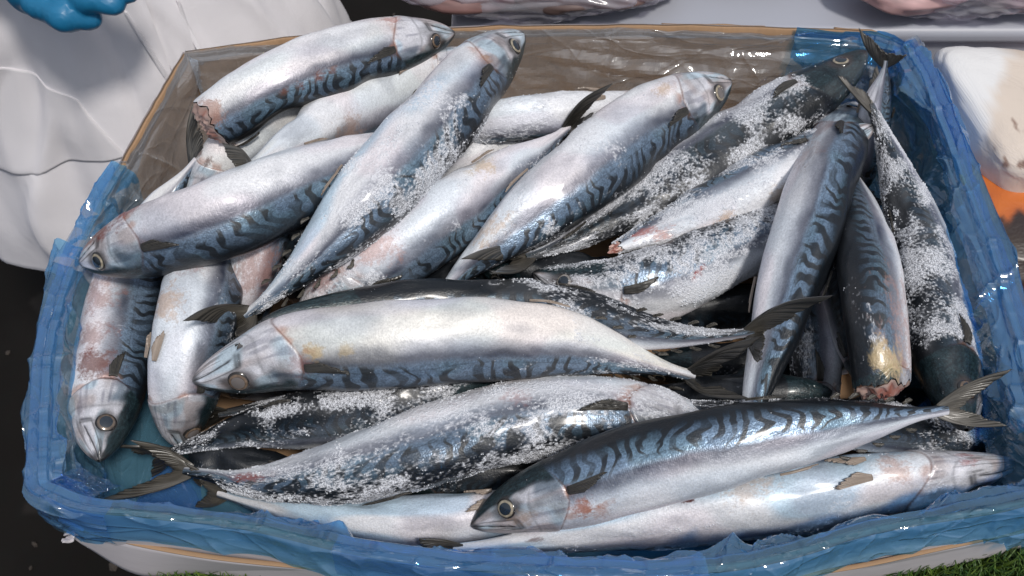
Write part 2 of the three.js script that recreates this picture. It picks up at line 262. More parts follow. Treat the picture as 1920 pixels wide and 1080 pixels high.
// ---------------------------------------------------------------- mackerel
// every fish: centre line in photo pixels (snout -> tail root), hw = half width in pixels where it is widest,
// dor = which way its back points in the picture, phi = how far the back (+) or the belly (-) is turned to the camera, rank = layer in the pile
const FISH = [
  { id: 'white', label: 'pale mackerel with a straw coloured belly lying across the middle of the pile', pts: [[362, 714], [450, 692], [545, 664], [700, 650], [880, 640], [1060, 646], [1190, 676], [1300, 706]], hw: 83, dor: [0, 1], phi: -22, rank: 5.6, y0: .115, tails: [[1436, 630], [1408, 748]], tl: .91, frost: .5, fs: [.62, 1.1], warm: .8, stain: [[.25, .58, .022, [.55, .38, .14], .6], [.31, .58, .02, [.55, .40, .18], .45], [.22, .5, .03, [.30, .08, .05], .35]] },
  { id: 'behind', label: 'striped blue backed mackerel right behind the straw coloured one', pts: [[490, 602], [600, 594], [720, 584], [850, 578], [980, 577], [1100, 594], [1210, 622], [1320, 630], [1415, 622]], hw: 58, dor: [0, -1], phi: 34, rank: 5.15, y0: .10, tails: [[1563, 555], [1425, 690]], tl: .89, frost: .62, fs: [.5, 1.0], dark: .25 },
  { id: 'frosty_front', label: 'frost covered striped mackerel whose tail points to the torn corner of the box', pts: [[1400, 838], [1310, 812], [1195, 784], [1055, 782], [910, 808], [760, 852], [620, 888], [480, 905], [385, 890], [348, 884]], hw: 78, dor: [.15, 1], phi: 26, rank: 4.2, y0: .085, tails: [[240, 822], [176, 938]], frost: .82, fs: [0, .93], dark: .2, stain: [[.86, .5, .04, [.30, .07, .05], .7], [.40, .62, .03, [.35, .1, .08], .4]] },
  { id: 'eye_front', label: 'clean striped mackerel with a round ringed eye, lying over the upturned belly', pts: [[884, 986], [985, 942], [1110, 903], [1250, 858], [1400, 828], [1550, 802], [1680, 782], [1775, 768]], hw: 80, dor: [0, -1], phi: 10, rank: 5.2, y0: .10, tails: [[1907, 687], [1900, 800]], frost: .12, fs: [.2, .6], tone: 1, stain: [[.245, .66, .03, [.34, .10, .04], .8], [.27, .72, .03, [.40, .16, .08], .5], [.12, .62, .03, [.45, .30, .2], .4]] },
  { id: 'belly_front', label: 'mackerel lying belly up along the front edge with a small red wound', pts: [[1908, 868], [1820, 886], [1700, 906], [1560, 928], [1400, 950], [1250, 972], [1100, 996], [960, 1018], [850, 1030]], hw: 70, dor: [0, 1], phi: -62, rank: 3.4, y0: .07, tails: [[770, 1012], [780, 1050]], frost: .34, fs: [0, 1], cool: 1, stain: [[.60, .93, .012, [.09, .015, .012], 1], [.50, .97, .05, [.6, .42, .30], .5], [.24, .93, .03, [.5, .24, .15], .5], [.11, .93, .02, [.3, .06, .05], .6], [.86, .8, .02, [.12, .05, .04], .7]] },
  { id: 'blue_front', label: 'smooth pale blue mackerel half hidden at the front under the striped ones', pts: [[1130, 930], [1010, 962], [880, 980], [740, 984], [610, 972], [500, 950], [410, 925]], hw: 56, dor: [0, 1], phi: -50, rank: 1.6, y0: .05, frost: .12, fs: [0, 1], cool: 1, stain: [[.2, .7, .02, [.12, .05, .04], .6], [.15, .8, .015, [.12, .05, .04], .6]] },
  { id: 'dark_front', label: 'near black frosted mackerel under the straw coloured one', pts: [[960, 712], [830, 742], [700, 765], [570, 786], [450, 808], [360, 836], [310, 850]], hw: 58, dor: [0, -1], phi: 58, rank: 2.4, y0: .06, frost: .58, fs: [0, 1], dark: .9 },
  { id: 'dark_front_b', label: 'dark mackerel at the bottom below the straw coloured one, its back just visible', pts: [[1150, 715], [1020, 733], [880, 742], [740, 742], [600, 752], [480, 764], [410, 776]], hw: 46, dor: [0, -1], phi: 60, rank: 1.2, y0: .04, frost: .5, fs: [0, 1], dark: .9 },
  { id: 'left_down', label: 'mackerel standing head down against the liner beside the torn corner', pts: [[186, 864], [194, 790], [210, 710], [226, 630], [244, 545], [270, 460], [310, 380], [372, 300]], hw: 72, dor: [1, .1], phi: 6, rank: 2.6, y0: .08, ymin: .068, frost: .06, fs: [0, 1], warm: .5, stain: [[.27, .62, .05, [.16, .05, .03], .8], [.5, .75, .06, [.32, .12, .08], .5], [.36, .7, .05, [.25, .08, .05], .5], [.62, .6, .05, [.30, .14, .1], .5]] },
  { id: 'left_belly', label: 'pale belly up mackerel wedged between two fish, beige pelvic fins spread', pts: [[340, 838], [346, 760], [360, 670], [378, 580], [394, 500], [412, 425], [432, 360]], hw: 68, dor: [1, .1], phi: -20, dark: .3, rank: 1.5, y0: .05, frost: .3, fs: [0, 1], stain: [[.42, .9, .05, [.5, .32, .2], .6], [.55, .75, .05, [.35, .12, .1], .5]] },
  { id: 'left_strip', label: 'narrow strip of a pinkish mackerel showing beside the fork of the long frosty tail', pts: [[450, 650], [466, 570], [484, 490], [506, 405], [536, 320], [560, 262]], hw: 46, dor: [1, .1], phi: -30, rank: 1.0, y0: .045, frost: .15, fs: [0, 1], stain: [[.4, .6, .1, [.35, .17, .13], .6]] },
  { id: 'left_head', label: 'mackerel with a bloodied head and clear eye, its snout resting on the liner rim', pts: [[150, 492], [240, 467], [340, 437], [450, 398], [550, 352], [640, 314], [720, 272], [780, 238]], hw: 72, dor: [.25, 1], phi: 2, rank: 4.2, y0: .115, ymin: .098, frost: .05, fs: [.5, 1], stain: [[.12, .85, .05, [.22, .05, .03], .75], [.19, .93, .05, [.28, .06, .04], .7], [.05, .78, .03, [.4, .16, .12], .5]] },
  { id: 'long_frosty', label: 'long frost dusted mackerel slanting over the others, head up against the back wall', pts: [[982, 64], [936, 102], [880, 160], [820, 232], [755, 305], [690, 375], [620, 450], [555, 515], [500, 562], [462, 592]], hw: 77, dor: [1, .8], phi: 0, rank: 5.4, y0: .13, tails: [[338, 604], [440, 662]], tl: .90, frost: .66, fs: [.28, 1], cool: .6, stain: [[.215, .55, .02, [.4, .2, .08], .5]] },
  { id: 'cut_top', label: 'mackerel with its tail end cut off red, head overhanging the cardboard rim', pts: [[852, 62], [790, 76], [710, 95], [610, 126], [510, 168], [430, 210], [386, 238]], hw: 60, dor: [.2, 1], phi: 0, rank: 4.4, y0: .12, cut: [0, .70], frost: .03, fs: [0, 1], warm: .6, stain: [[.47, .42, .016, [.13, .03, .015], .8], [.43, .43, .018, [.13, .03, .015], .8], [.51, .43, .014, [.13, .04, .02], .8], [.39, .44, .012, [.13, .04, .02], .7], [.2, .85, .03, [.4, .14, .1], .6], [.68, .6, .05, [.35, .16, .1], .7]] },
  { id: 'cream_top', label: 'plain cream bellied mackerel tucked under the one with the cut tail', pts: [[900, 100], [825, 140], [740, 178], [650, 218], [565, 262], [500, 296], [460, 318]], hw: 60, dor: [.3, 1], phi: -42, rank: 3.2, y0: .09, frost: .22, fs: [0, .6], warm: .9, stain: [[.6, .5, .06, [.45, .28, .2], .5]] },
  { id: 'small_left', label: 'piece of pale mackerel with a dark nick showing behind the bloodied head', pts: [[350, 400], [400, 330], [455, 275], [525, 222], [615, 172], [715, 125]], hw: 50, dor: [.3, 1], phi: -52, rank: 2.0, y0: .06, frost: .08, fs: [0, 1], warm: .7, stain: [[.28, .8, .02, [.2, .1, .05], .8], [.2, .9, .02, [.12, .06, .04], .8]] },
  { id: 'back_low', label: 'frosty pale mackerel lying level at the foot of the back wall', pts: [[1250, 200], [1150, 210], [1050, 220], [950, 229], [860, 238], [760, 246], [680, 252]], hw: 40, dor: [0, 1], phi: -40, rank: 1.8, y0: .05, frost: .62, fs: [0, 1] },
  { id: 'back_low_b', label: 'small bit of frosty mackerel showing in the gap between two slanting fish', pts: [[1110, 232], [1000, 270], [910, 300], [800, 338], [700, 380], [620, 420]], hw: 44, dor: [.3, 1], phi: -40, rank: 1.0, y0: .04, frost: .5, fs: [0, 1] },
  { id: 'pale_slant', label: 'pale frost speckled mackerel slanting with its narrow tail raised by the back wall', pts: [[556, 624], [620, 562], [700, 505], [780, 448], [860, 392], [940, 335], [1010, 285], [1066, 240]], hw: 68, dor: [.6, .8], phi: -24, rank: 3.4, y0: .085, tails: [[1165, 143], [1120, 205]], tl: .95, frost: .5, fs: [0, 1], stain: [[.3, .75, .06, [.5, .24, .18], .5], [.65, .85, .05, [.55, .36, .14], .5], [.15, .8, .06, [.45, .18, .14], .5]] },
  { id: 'white_head', label: 'pale mackerel with a shiny white head and clear eye, snout pointing to the back corner', pts: [[1370, 152], [1300, 190], [1210, 240], [1130, 302], [1050, 365], [965, 430], [890, 490], [838, 540], [805, 572]], hw: 78, dor: [.6, .8], phi: -4, rank: 4.3, y0: .11, frost: .46, fs: [.25, 1], warm: .3, stain: [[.25, .75, .03, [.5, .3, .12], .5], [.8, .75, .05, [.5, .3, .15], .5]] },
  { id: 'black_back', label: 'black backed mackerel crusted with frost, its dark head propped in the back corner', pts: [[1624, 96], [1560, 150], [1470, 208], [1380, 262], [1290, 322], [1200, 378], [1110, 432], [1030, 470], [985, 484]], hw: 66, dor: [.5, .85], phi: 50, rank: 3.6, y0: .10, tails: [[862, 484], [905, 522]], tl: .89, frost: .66, fs: [.18, 1], dark: 1 },
  { id: 'frost_right', label: 'white frosted mackerel with a raw reddish tail stump, under the curled striped one', pts: [[1640, 236], [1560, 272], [1480, 312], [1400, 352], [1320, 390], [1230, 432], [1148, 468]], cut: [0, .95], hw: 54, dor: [0, -1], phi: -40, rank: 4.0, y0: .095, frost: .7, fs: [.05, 1], stain: [[.85, .6, .04, [.35, .09, .07], .8], [.80, .8, .04, [.42, .16, .12], .7], [.6, .9, .04, [.45, .28, .14], .6], [.4, .95, .05, [.4, .26, .14], .6]] },
  { id: 'wound', label: 'frosty mackerel with a red slash wound in its side', pts: [[1000, 512], [1090, 540], [1180, 542], [1280, 515], [1370, 470], [1450, 430], [1530, 388], [1600, 352]], hw: 67, dor: [-.2, -1], phi: 8, rank: 3.0, y0: .075, frost: .72, fs: [0, 1], stain: [[.405, .50, .010, [.22, .02, .015], 1], [.418, .475, .009, [.22, .02, .015], 1], [.392, .525, .009, [.25, .03, .02], 1]] },
  { id: 'curled', label: 'glossy mackerel with bold wavy bars curving toward the viewer, head tucked down', bend: .085, pts: [[1606, 196], [1582, 240], [1552, 330], [1520, 430], [1488, 520], [1458, 610], [1432, 690], [1410, 770], [1394, 835], [1384, 880]], tl: 1.05, tails: [[1360, 900], [1400, 900]], hw: 69, dor: [1, .15], phi: 16, rank: 5.0, y0: .115, frost: .0, fs: [0, 1], bold: 1, stain: [[.25, .7, .05, [.3, .18, .17], .5], [.35, .8, .06, [.45, .28, .25], .4]] },
  { id: 'torn', label: 'striped mackerel with a torn yellowish head end, squeezed between two fish', pts: [[1652, 742], [1648, 680], [1641, 600], [1632, 510], [1618, 430], [1604, 360], [1590, 300]], hw: 54, dor: [-1, 0], phi: 44, rank: 3.2, y0: .08, cut: [.17, 1], frost: .22, fs: [.1, .6], dark: .55, bold: 1, stain: [[.22, .45, .05, [.50, .40, .22], .9], [.3, .9, .15, [.5, .3, .26], .6], [.24, .3, .03, [.45, .34, .18], .8]] },
  { id: 'right_dark', label: 'blackish frost crusted mackerel lying along the right hand liner', pts: [[1812, 806], [1786, 730], [1766, 650], [1746, 560], [1722, 460], [1692, 360], [1658, 262], [1632, 196]], hw: 64, dor: [-1, 0], phi: 58, rank: 2.8, y0: .08, ymin: .07, frost: .74, fs: [.22, 1], dark: .9 },
  { id: 'corner_tail', label: 'slim mackerel standing tail up in the back corner', pts: [[1600, 380], [1618, 310], [1634, 250], [1646, 190], [1656, 145], [1662, 112]], ys: [.03, .15], hw: 32, dor: [1, .2], phi: -20, rank: 1.4, y0: .06, tails: [[1604, 42], [1704, 98]], frost: .1, fs: [0, 1], fix: 1, dark: .3 },
  { id: 'gap_fish', label: 'frosty mackerel low in the gap below the curled striped one', pts: [[1532, 850], [1530, 740], [1526, 620], [1512, 520], [1495, 430], [1480, 360]], hw: 46, dor: [-1, 0], phi: 20, rank: .8, y0: .04, frost: .6, fs: [0, 1], dark: .5 },
  { id: 'low_right', label: 'dark frosted mackerel under the tail of the clean striped one', pts: [[1892, 838], [1810, 822], [1710, 808], [1600, 795], [1480, 782], [1360, 768], [1270, 756]], hw: 46, dor: [0, -1], phi: 55, rank: 1.4, y0: .045, frost: .6, fs: [0, 1], dark: .85 },
];
// bottom fish added under the gaps, skin darkened to stand for the shade there
for (const [x0, y0, x1, y1] of [[1570, 562, 950, 594], [850, 640, 420, 450], [330, 700, 860, 690], [1180, 690, 1760, 640], [700, 330, 1180, 300], [420, 330, 820, 190], [1100, 400, 1560, 300], [360, 560, 700, 420], [700, 900, 1240, 850], [1240, 480, 1740, 420], [960, 470, 620, 620], [330, 850, 640, 900], [1320, 860, 1760, 730], [900, 500, 1260, 520], [1560, 735, 1160, 745], [460, 390, 720, 480], [1660, 770, 1560, 420]]) {
  const my = (y0 + y1) / 2 + 14; FISH.push({ id: 'low', low: 1, label: 'mackerel added at the bottom of the pile, skin darkened as gap shade, mostly hidden by the others', pts: [[x0, y0], [lerp(x0, x1, .33), lerp(y0, y1, .33) + 10], [lerp(x0, x1, .66), lerp(y0, y1, .66) + 10], [x1, y1]], hw: 47, dor: [0, -1], phi: 64, rank: .4 + .01 * FISH.length, y0: .034, frost: .2, fs: [0, 1], dark: 1 });
}
// body profile: half height and half width as a share of the length (snout to tail root)
const PROF = [[0, .0045, .004], [.012, .017, .012], [.03, .030, .021], [.06, .046, .032], [.10, .061, .043], [.15, .075, .054], [.20, .084, .062], [.27, .091, .069], [.36, .0955, .073], [.46, .0955, .073], [.56, .091, .069], [.66, .080, .059], [.75, .063, .045], [.83, .043, .031], [.90, .0245, .019], [.95, .0145, .0135], [1, .0125, .011]];
function prof(s, k) {
  let i = 0; while (i < PROF.length - 2 && PROF[i + 1][0] < s) i++;
  const p = (j) => PROF[clamp(j, 0, PROF.length - 1)], a = p(i), b = p(i + 1), t = clamp((s - a[0]) / (b[0] - a[0]));
  const slope = (j) => { const q = p(j + 1), r = p(j - 1); return (q[k] - r[k]) / Math.max(1e-6, q[0] - r[0]); };
  const h = b[0] - a[0], m0 = i ? slope(i) * h : (b[k] - a[k]) * 1.6, m1 = slope(i + 1) * h, t2 = t * t, t3 = t2 * t;
  return (2 * t3 - 3 * t2 + 1) * a[k] + (t3 - 2 * t2 + t) * m0 + (-2 * t3 + 3 * t2) * b[k] + (t3 - t2) * m1;
}
// ---- settle the pile: each fish slides along its sight lines until neither it nor its neighbours overlap
const NS = 25;
{
  const all = [];
  FISH.forEach((f, fi) => {
    const c = new THREE.SplineCurve(f.pts.map((p) => new THREE.Vector2(...p)));
    f.sam = c.getSpacedPoints(NS - 1).map((p, k) => {
      const s = k / (NS - 1), d = rayOf(p.x, p.y).normalize(), y = f.ys ? lerp(f.ys[0], f.ys[1], s) : f.y0;
      return { p, d, t: (y - CAM.y) / d.y, s, o: 0, f, fi };
    });
    const cut = f.cut ?? [0, 1], ph = f.phi * Math.PI / 180;
    f.tmid = f.sam[12].t; f.co = [0, 0, 0];
    const depthPx = 1920 / (f.tmid * f.sam[12].d.dot(FWD));
    f.H = (f.hw / depthPx) / Math.hypot(.0955 * Math.cos(ph), .073 * Math.sin(ph));     // body length that goes with this width
    for (const q of f.sam) { const s = lerp(cut[0], cut[1], q.s); q.r = f.H * (0.5 * prof(s, 1) + 0.5 * prof(s, 2)) * 0.93; q.rv = f.H * Math.hypot(prof(s, 1) * Math.sin(ph), prof(s, 2) * Math.cos(ph)); all.push(q); }
  });
  const pairs = [];
  for (let i = 0; i < all.length; i++) for (let j = i + 1; j < all.length; j++) { const a = all[i], b = all[j]; if (a.fi === b.fi) continue; const ang = a.d.distanceTo(b.d); if (ang * 0.62 < a.r + b.r) pairs.push([a, b, ang]); }
  const poly = (c, s) => c[0] + c[1] * (s - .5) + c[2] * ((s - .5) * (s - .5) - .083);
  const IT = 500;
  for (let it = 0; it < IT; it++) {
    for (const q of all) { q.w = 0; q.push = 0; q.o = poly(q.f.co, q.s); }
    for (const [a, b, ang] of pairs) {
      const ta = a.t + a.o, tb = b.t + b.o, R = a.r + b.r, side = ang * 0.5 * (ta + tb), need2 = R * R - side * side; if (need2 <= 0) continue;
      const need = Math.sqrt(need2), up = a.f.rank >= b.f.rank ? a : b, lo = up === a ? b : a, gap = (lo.t + lo.o) - (up.t + up.o);
      if (gap < need) { const e = need - gap; up.push = Math.min(up.push, -e * .5); lo.push = Math.max(lo.push, e * .5); }
    }
    const grav = it < IT * .7 ? 0.0006 : 0.0001;
    FISH.forEach((f) => {
      if (f.fix) return;
      let a = 0, b = 0, c = 0; 
      for (const q of f.sam) {
        let g = q.push + grav;
        const y = CAM.y + q.d.y * (q.t + q.o), z = CAM.z + q.d.z * (q.t + q.o);
        const floor = Math.max(0.010 + q.rv, f.ymin ?? 0); if (y < floor) g = Math.min(g, (y - floor) / -q.d.y);
        const zmin = -0.208 + q.rv * .9; if (z < zmin) g = Math.min(g, (z - zmin) / -q.d.z);
        if (y > 0.165) g += 0.004;
        const ds = q.s - .5, e2 = ds * ds - .083;
        a += g; b += g * ds / .0833; c += g * e2 / .0056;
      }
      f.co[0] += .5 * a / NS; f.co[1] += .35 * b / NS; f.co[2] += .15 * c / NS;
      f.co[1] = clamp(f.co[1], -.16, .16); f.co[2] = clamp(f.co[2], -.22, .22);
    });
  }
  for (const q of all) { q.o = poly(q.f.co, q.s) + (q.f.bend ?? 0) * Math.pow(clamp(1 - q.s / .24), 1.5); q.P = CAM.clone().addScaledVector(q.d, q.t + q.o); }
}
// ---- colour of the skin
const TW = 1024, TH = 352;
const gillS = (b) => { const e = Math.cos(b * Math.PI); return .222 - .045 * Math.max(0, -e - .15) ** 1.3 * 1.3 - .05 * Math.max(0, e - .2) ** 1.2; };
const preS = (b) => gillS(b) - .062 + .02 * Math.sin(b * 9);
const EYE_S = .092, EYE_B = .44;
function frostAt(f, s, X, Y, Z) {
  if (!f.frost) return 0;
  const win = sm(f.fs[0] - .06, f.fs[0] + .06, s) * (1 - sm(f.fs[1] - .06, f.fs[1] + .06, s)), a = f.frost * win;
  const base = fbm(X * .42 + f.seed, Y * .55, Z * .55 + f.seed, 4), fine = noise(X * 7 + f.seed, Y * 7, Z * 7);
  const thr = lerp(.92, .35, a);
  return sm(thr - .06, thr + .16, base + .30 * (fine - .5) + .035 * Y / 3);
}
function skin(f) {
  const col = new Uint8Array(TW * TH * 4), pk = new Uint8Array(TW * TH * 4), cut = f.cut ?? [0, 1], sd = f.seed, L = f.L * 100;
  const warm = f.warm ?? 0, cool = f.cool ?? 0, dark = f.dark ?? 0, bold = f.bold ?? 0;
  const st = (f.stain ?? []).map(([s, b, r, c, a]) => ({ s, b, r, c, a }));
  const gam = new Uint8Array(4097); for (let i = 0; i <= 4096; i++) { const x = i / 4096; gam[i] = 255 * (x <= .0031308 ? 12.92 * x : 1.055 * Math.pow(x, 1 / 2.4) - .055); }
  for (let j = 0; j < TH; j++) {
    const th = (j + .5) / TH * 2 * Math.PI, Yc = Math.cos(th), Zc = Math.sin(th), b = Math.acos(Yc) / Math.PI, sg = gillS(b), sp = preS(b), side = Zc > 0 ? 0 : 40;
    for (let i = 0; i < TW; i++) {
      const s = lerp(cut[0], cut[1], (i + .5) / TW), k = (j * TW + i) * 4;
      const X = s * L, Y = Yc * 3, Z = Zc * 2.4;
      const n1 = fbm(X * .35 + sd, Y * .45, Z * .45 + sd, 3), Xr = X * .8 + Y * .6, Y1 = Y * .8 - X * .6, Zr = Z * .8 + Y1 * .6, Yr = Y1 * .8 - Z * .6, n2 = noise(Xr * 1.3 + sd * 2, Yr * 1.4, Zr * 1.4), n3 = .65 * noise(Xr * 4.3 + sd, Yr * 4.3, Zr * 4.3) + .35 * noise(Zr * 9 + sd, Xr * 9, Yr * 9), n4 = noise(Yr * 14, Xr * 14 + sd, Zr * 14);
      // belly and flank
      let barM = 0, r = .77, g = .775, bl = .80, rough = .46, metal = .06, bump = .5;
      const fl = 1 - sm(.52, .66, b + .16 * (n1 - .5));
      r = lerp(r, .36, fl * .9); g = lerp(g, .37, fl * .9); bl = lerp(bl, .42, fl * .9); metal = lerp(metal, .30, fl);
      const pinkish = sm(.50, .70, noise(X * .30 + sd * 3, Y * .4 + 5, Z * .4)) * .28;
      r *= 1 + .06 * pinkish; g *= 1 - .16 * pinkish; bl *= 1 - .13 * pinkish;
      const straw = warm * sm(.42, .70, noise(X * .22 + sd * 5, Y * .5 + 9, Z * .5)) * (f.id === 'white' ? .45 : .25); g *= 1 - .05 * straw; bl *= 1 - .30 * straw; r *= 1 + .03 * straw;
      const bluish = (.3 + cool) * sm(.40, .70, noise(X * .26 + sd * 7, Y * .4 + 2, Z * .4)); r *= 1 - .30 * Math.min(1, bluish); g *= 1 - .12 * Math.min(1, bluish);
      // smudgy grey marks and muscle bands on the flank
      const dk = .30 * sm(.48, .80, n1) + .55 * (1 - sm(.48, .60, b + .10 * (n2 - .5))) * sm(.42, .47, b) + .16 * sm(.5, .8, n2) * fl; r *= 1 - dk; g *= 1 - dk * .98; bl *= 1 - dk * .92;
      // the back
      const bw = b + .05 * (n1 - .5) + .03 * (n2 - .5), back = 1 - sm(.43, .50, bw);
      if (back > 0) {
        const lit = sm(.14, .38, bw), tone = (1 - .78 * dark) * (f.tone ?? (bold ? .9 : .74));
        let R = lerp(.010, .20, lit) * tone, G = lerp(.022, .29, lit) * tone, B = lerp(.036, .41, lit) * tone;
        const gl = (.62 + .5 * n3) * (.72 + .62 * n4); R *= gl; G *= gl; B *= gl;
        const p = s * (29 + 3 * Math.sin(sd)) + .70 * (noise(s * 14 + sd, b * 6, side) - .5) * 2 + .7 * (noise(s * 30 + sd, b * 15, side + 9) - .5) + b * 1.2;
        const w = .5 + .5 * Math.sin(p * 6.2832), low = .405 + .085 * (noise(Math.floor(p - .25) * 3.7 + sd, side, 1) - .5) * 2;
        let bar = (.88 + .12 * n3) * sm(.43 - .08 * bold, .66, w + .26 * (n2 - .5) + .20 * (n3 - .5) + .16 * (n4 - .5)) * (1 - sm(low - .035, low + .035, bw + .03 * (n3 - .5))) * sm(.17, .23, s) * (.65 + .35 * sm(.22, .42, noise(p * .9 + sd, b * 9, side + 4)));
        const grn = sm(.5, .75, noise(X * .5 + sd, b * 5, side + 2)) * .35; R *= 1 - .25 * grn; B *= 1 - .15 * grn;
        bar = Math.max(bar, (1 - sm(.13, .25, bw + .05 * (n2 - .5) + .03 * (n3 - .5))) * .96);
        bar = Math.min(1, bar); R = lerp(R, .006, bar); G = lerp(G, .008, bar); B = lerp(B, .011, bar); barM = bar * back;
        const edge = sm(.34, .42, bw) * .25; R += edge * .1; G += edge * .1; B += edge * .09;
        r = lerp(r, R, back); g = lerp(g, G, back); bl = lerp(bl, B, back); metal = lerp(metal, .42, back) * (1 - .8 * barM) * (1 - .5 * dark); rough = lerp(rough, .33 + .10 * barM, back);
      }
      const line = Math.exp(-(((b - .405 - .01 * Math.sin(s * 14)) / .005) ** 2)) * sm(.22, .3, s) * .30; r *= 1 - line; g *= 1 - line; bl *= 1 - line;
      // head
      const hd = 1 - sm(-.006, .003, s - sg);
      if (hd > 0) {
        const top = 1 - sm(.29, .38, bw + .06 * (n2 - .5) - .03 * (1 - s / .2) - .30 * dark);
        const ch = (1 - .82 * dark) * clamp(.57 + .55 * (n1 - .5) + .42 * (n2 - .5) + .12 * (n3 - .5), .08, .9);
        const bm = .555 + .17 * Math.pow(clamp(s / .098), .8), dkk = 1 - .82 * dark;
        let R = ch * 1.0, G = ch * .99, B = ch * 1.05;
        const mxl = sm(bm - .125, bm - .105, b) * (1 - sm(bm - .03, bm - .005, b)) * (1 - sm(.092, .108, s + .02 * (n2 - .5))) * sm(.02, .035, s), jaw = sm(bm + .01, bm + .03, b) * (1 - sm(.10, .125, s));
        const pale = Math.max(mxl, jaw * .8) * dkk; R = lerp(R, .66, pale); G = lerp(G, .65, pale); B = lerp(B, .68, pale);
        const opu = (1 - sm(.40, .50, b + .06 * (n2 - .5))) * sm(sp, sp + .02, s); R = lerp(R, .10 * dkk, opu * .8); G = lerp(G, .15 * dkk, opu * .8); B = lerp(B, .20 * dkk, opu * .8);
        const opl = sm(.50, .58, b) * sm(sp + .004, sp + .012, s) * .55 * dkk; R = lerp(R, .70, opl); G = lerp(G, .69, opl); B = lerp(B, .72, opl);
        const jl = jaw * .5 * sm(.55, .8, noise(s * 20, b * 60 + sd, 3)); R *= 1 - jl; G *= 1 - jl; B *= 1 - jl;
        const ml = Math.exp(-(((b - bm + .118) / .010) ** 2)) * (1 - sm(.09, .11, s)) * sm(.015, .03, s) * .65; R *= 1 - ml; G *= 1 - ml; B *= 1 - ml;
        const ms = Math.exp(-(((s - .108 - .03 * (b - bm)) / .005) ** 2)) * sm(bm - .15, bm - .1, b) * (1 - sm(bm, bm + .06, b)) * .75; R *= 1 - ms; G *= 1 - ms; B *= 1 - ms;
        const br = sm(.50, .72, noise(X * .8 + sd, Y * .9, Z * .9 + 4)) * .6; R *= 1 - .34 * br; G *= 1 - .46 * br; B *= 1 - .52 * br;
        const iri = sm(.55, .75, noise(X * .6 + sd + 9, Y * .8, Z)) * .5; R *= 1 - .45 * iri; G *= 1 - .12 * iri;
        const gr = .4 + 1.6 * n3 * n4 * 2; R = lerp(R, .012 * gr, top); G = lerp(G, .024 * gr, top); B = lerp(B, .028 * gr, top);
        const de = Math.hypot((s - EYE_S) * L, (b - EYE_B) * 7.2) / (.026 * L), so = (1 - sm(.85, 1.75, de + .3 * (n2 - .5))) * .82; R = lerp(R, .06, so); G = lerp(G, .045, so); B = lerp(B, .04, so);
        const tip = 1 - sm(.008, .028, s + .012 * (n2 - .5)); R = lerp(R, .02, tip * .85); G = lerp(G, .02, tip * .85); B = lerp(B, .022, tip * .85);
        const rad = noise(b * 34 + sd, (s - sg) * 18, 5); const rs = .34 * sm(.5, .8, rad) * sm(.02, .0, Math.abs(s - sg + .035) - .03); R *= 1 - rs; G *= 1 - rs; B *= 1 - rs * .9;
        const pl = Math.exp(-(((s - sp) / .0035) ** 2)) * .32 * (.3 + n2) * sm(.3, .4, b); R *= 1 - pl; G *= 1 - pl; B *= 1 - pl;
        const mo = Math.exp(-(((b - bm) / .016) ** 2)) * (1 - sm(.085, .10, s)); R = lerp(R, .012, mo * .92); G = lerp(G, .010, mo * .92); B = lerp(B, .010, mo * .92);
        const jb = Math.exp(-(((s - .098 - .02 * (b - .6)) / .004) ** 2)) * sm(.55, .62, b) * (1 - sm(.74, .80, b)) * .6; R *= 1 - jb; G *= 1 - jb; B *= 1 - jb;
        bump -= .30 * mo + .15 * pl; r = lerp(r, R, hd); g = lerp(g, G, hd); bl = lerp(bl, B, hd); metal = lerp(metal, .18, hd); rough = lerp(rough, .30 + .10 * n2, hd);
      }
      const gl = Math.exp(-(((s - sg - .0015) / .0026) ** 2)) * sm(.24, .36, b) * (.35 + .8 * n2); r = lerp(r, .07, gl * .8); g = lerp(g, .035, gl * .85); bl = lerp(bl, .025, gl * .85);
      const rust = Math.exp(-(((s - sg - .010) / .013) ** 2)) * sm(.5, .75, n2) * sm(.35, .5, b) * .55; r = lerp(r, .40, rust); g = lerp(g, .17, rust); bl = lerp(bl, .09, rust);
      for (const q of st) { const dx = (s - q.s), db = (b - q.b) * .28; if (Math.abs(dx) > q.r * 2.2) continue; const d = Math.hypot(dx, db) / q.r + .9 * (n2 - .5) + 1.1 * (n3 - .5) + .5 * (n4 - .5); const m = q.a * (1 - sm(.25, 1.2, d)); r = lerp(r, q.c[0], m); g = lerp(g, q.c[1], m); bl = lerp(bl, q.c[2], m); metal *= 1 - m; }
      // speckle of scales
      const n5 = noise(X * 26 + sd, Y * 26, Z * 26), sc = .66 + .32 * n4 + .30 * n5 + .08 * n3; r *= sc; g *= sc; bl *= sc;
      const su = X * 9.5, sv = b * 62 + (Math.floor(su) & 1) * .5, se = Math.abs((su % 1) - .5) + Math.abs((sv % 1) - .5);
      bump += .05 * (se - .5) * (1 - hd) + .12 * (n4 - .5) + .08 * (n5 - .5) + .16 * (n3 - .5);
      // frost
      const fr = frostAt(f, s, X, Y, Z); 
      if (fr > 0) {
        const gr = noise(X * 22, Y * 22, Z * 22), m = fr * (.30 + .70 * sm(.35, .65, gr)), v = .62 + .25 * gr;
        r = lerp(r, v * .97, m); g = lerp(g, v * .985, m); bl = lerp(bl, v * 1.04, m); rough = lerp(rough, .8, m); metal *= 1 - m; bump += m * .5 * gr;
      }
      const film = f.frost * .14 * sm(.45, .7, n1) ; r = lerp(r, .6, film * .6); g = lerp(g, .61, film * .6); bl = lerp(bl, .64, film * .6); rough += film * .6;
      col[k] = gam[clamp(r) * 4096 | 0]; col[k + 1] = gam[clamp(g) * 4096 | 0]; col[k + 2] = gam[clamp(bl) * 4096 | 0]; col[k + 3] = 255;
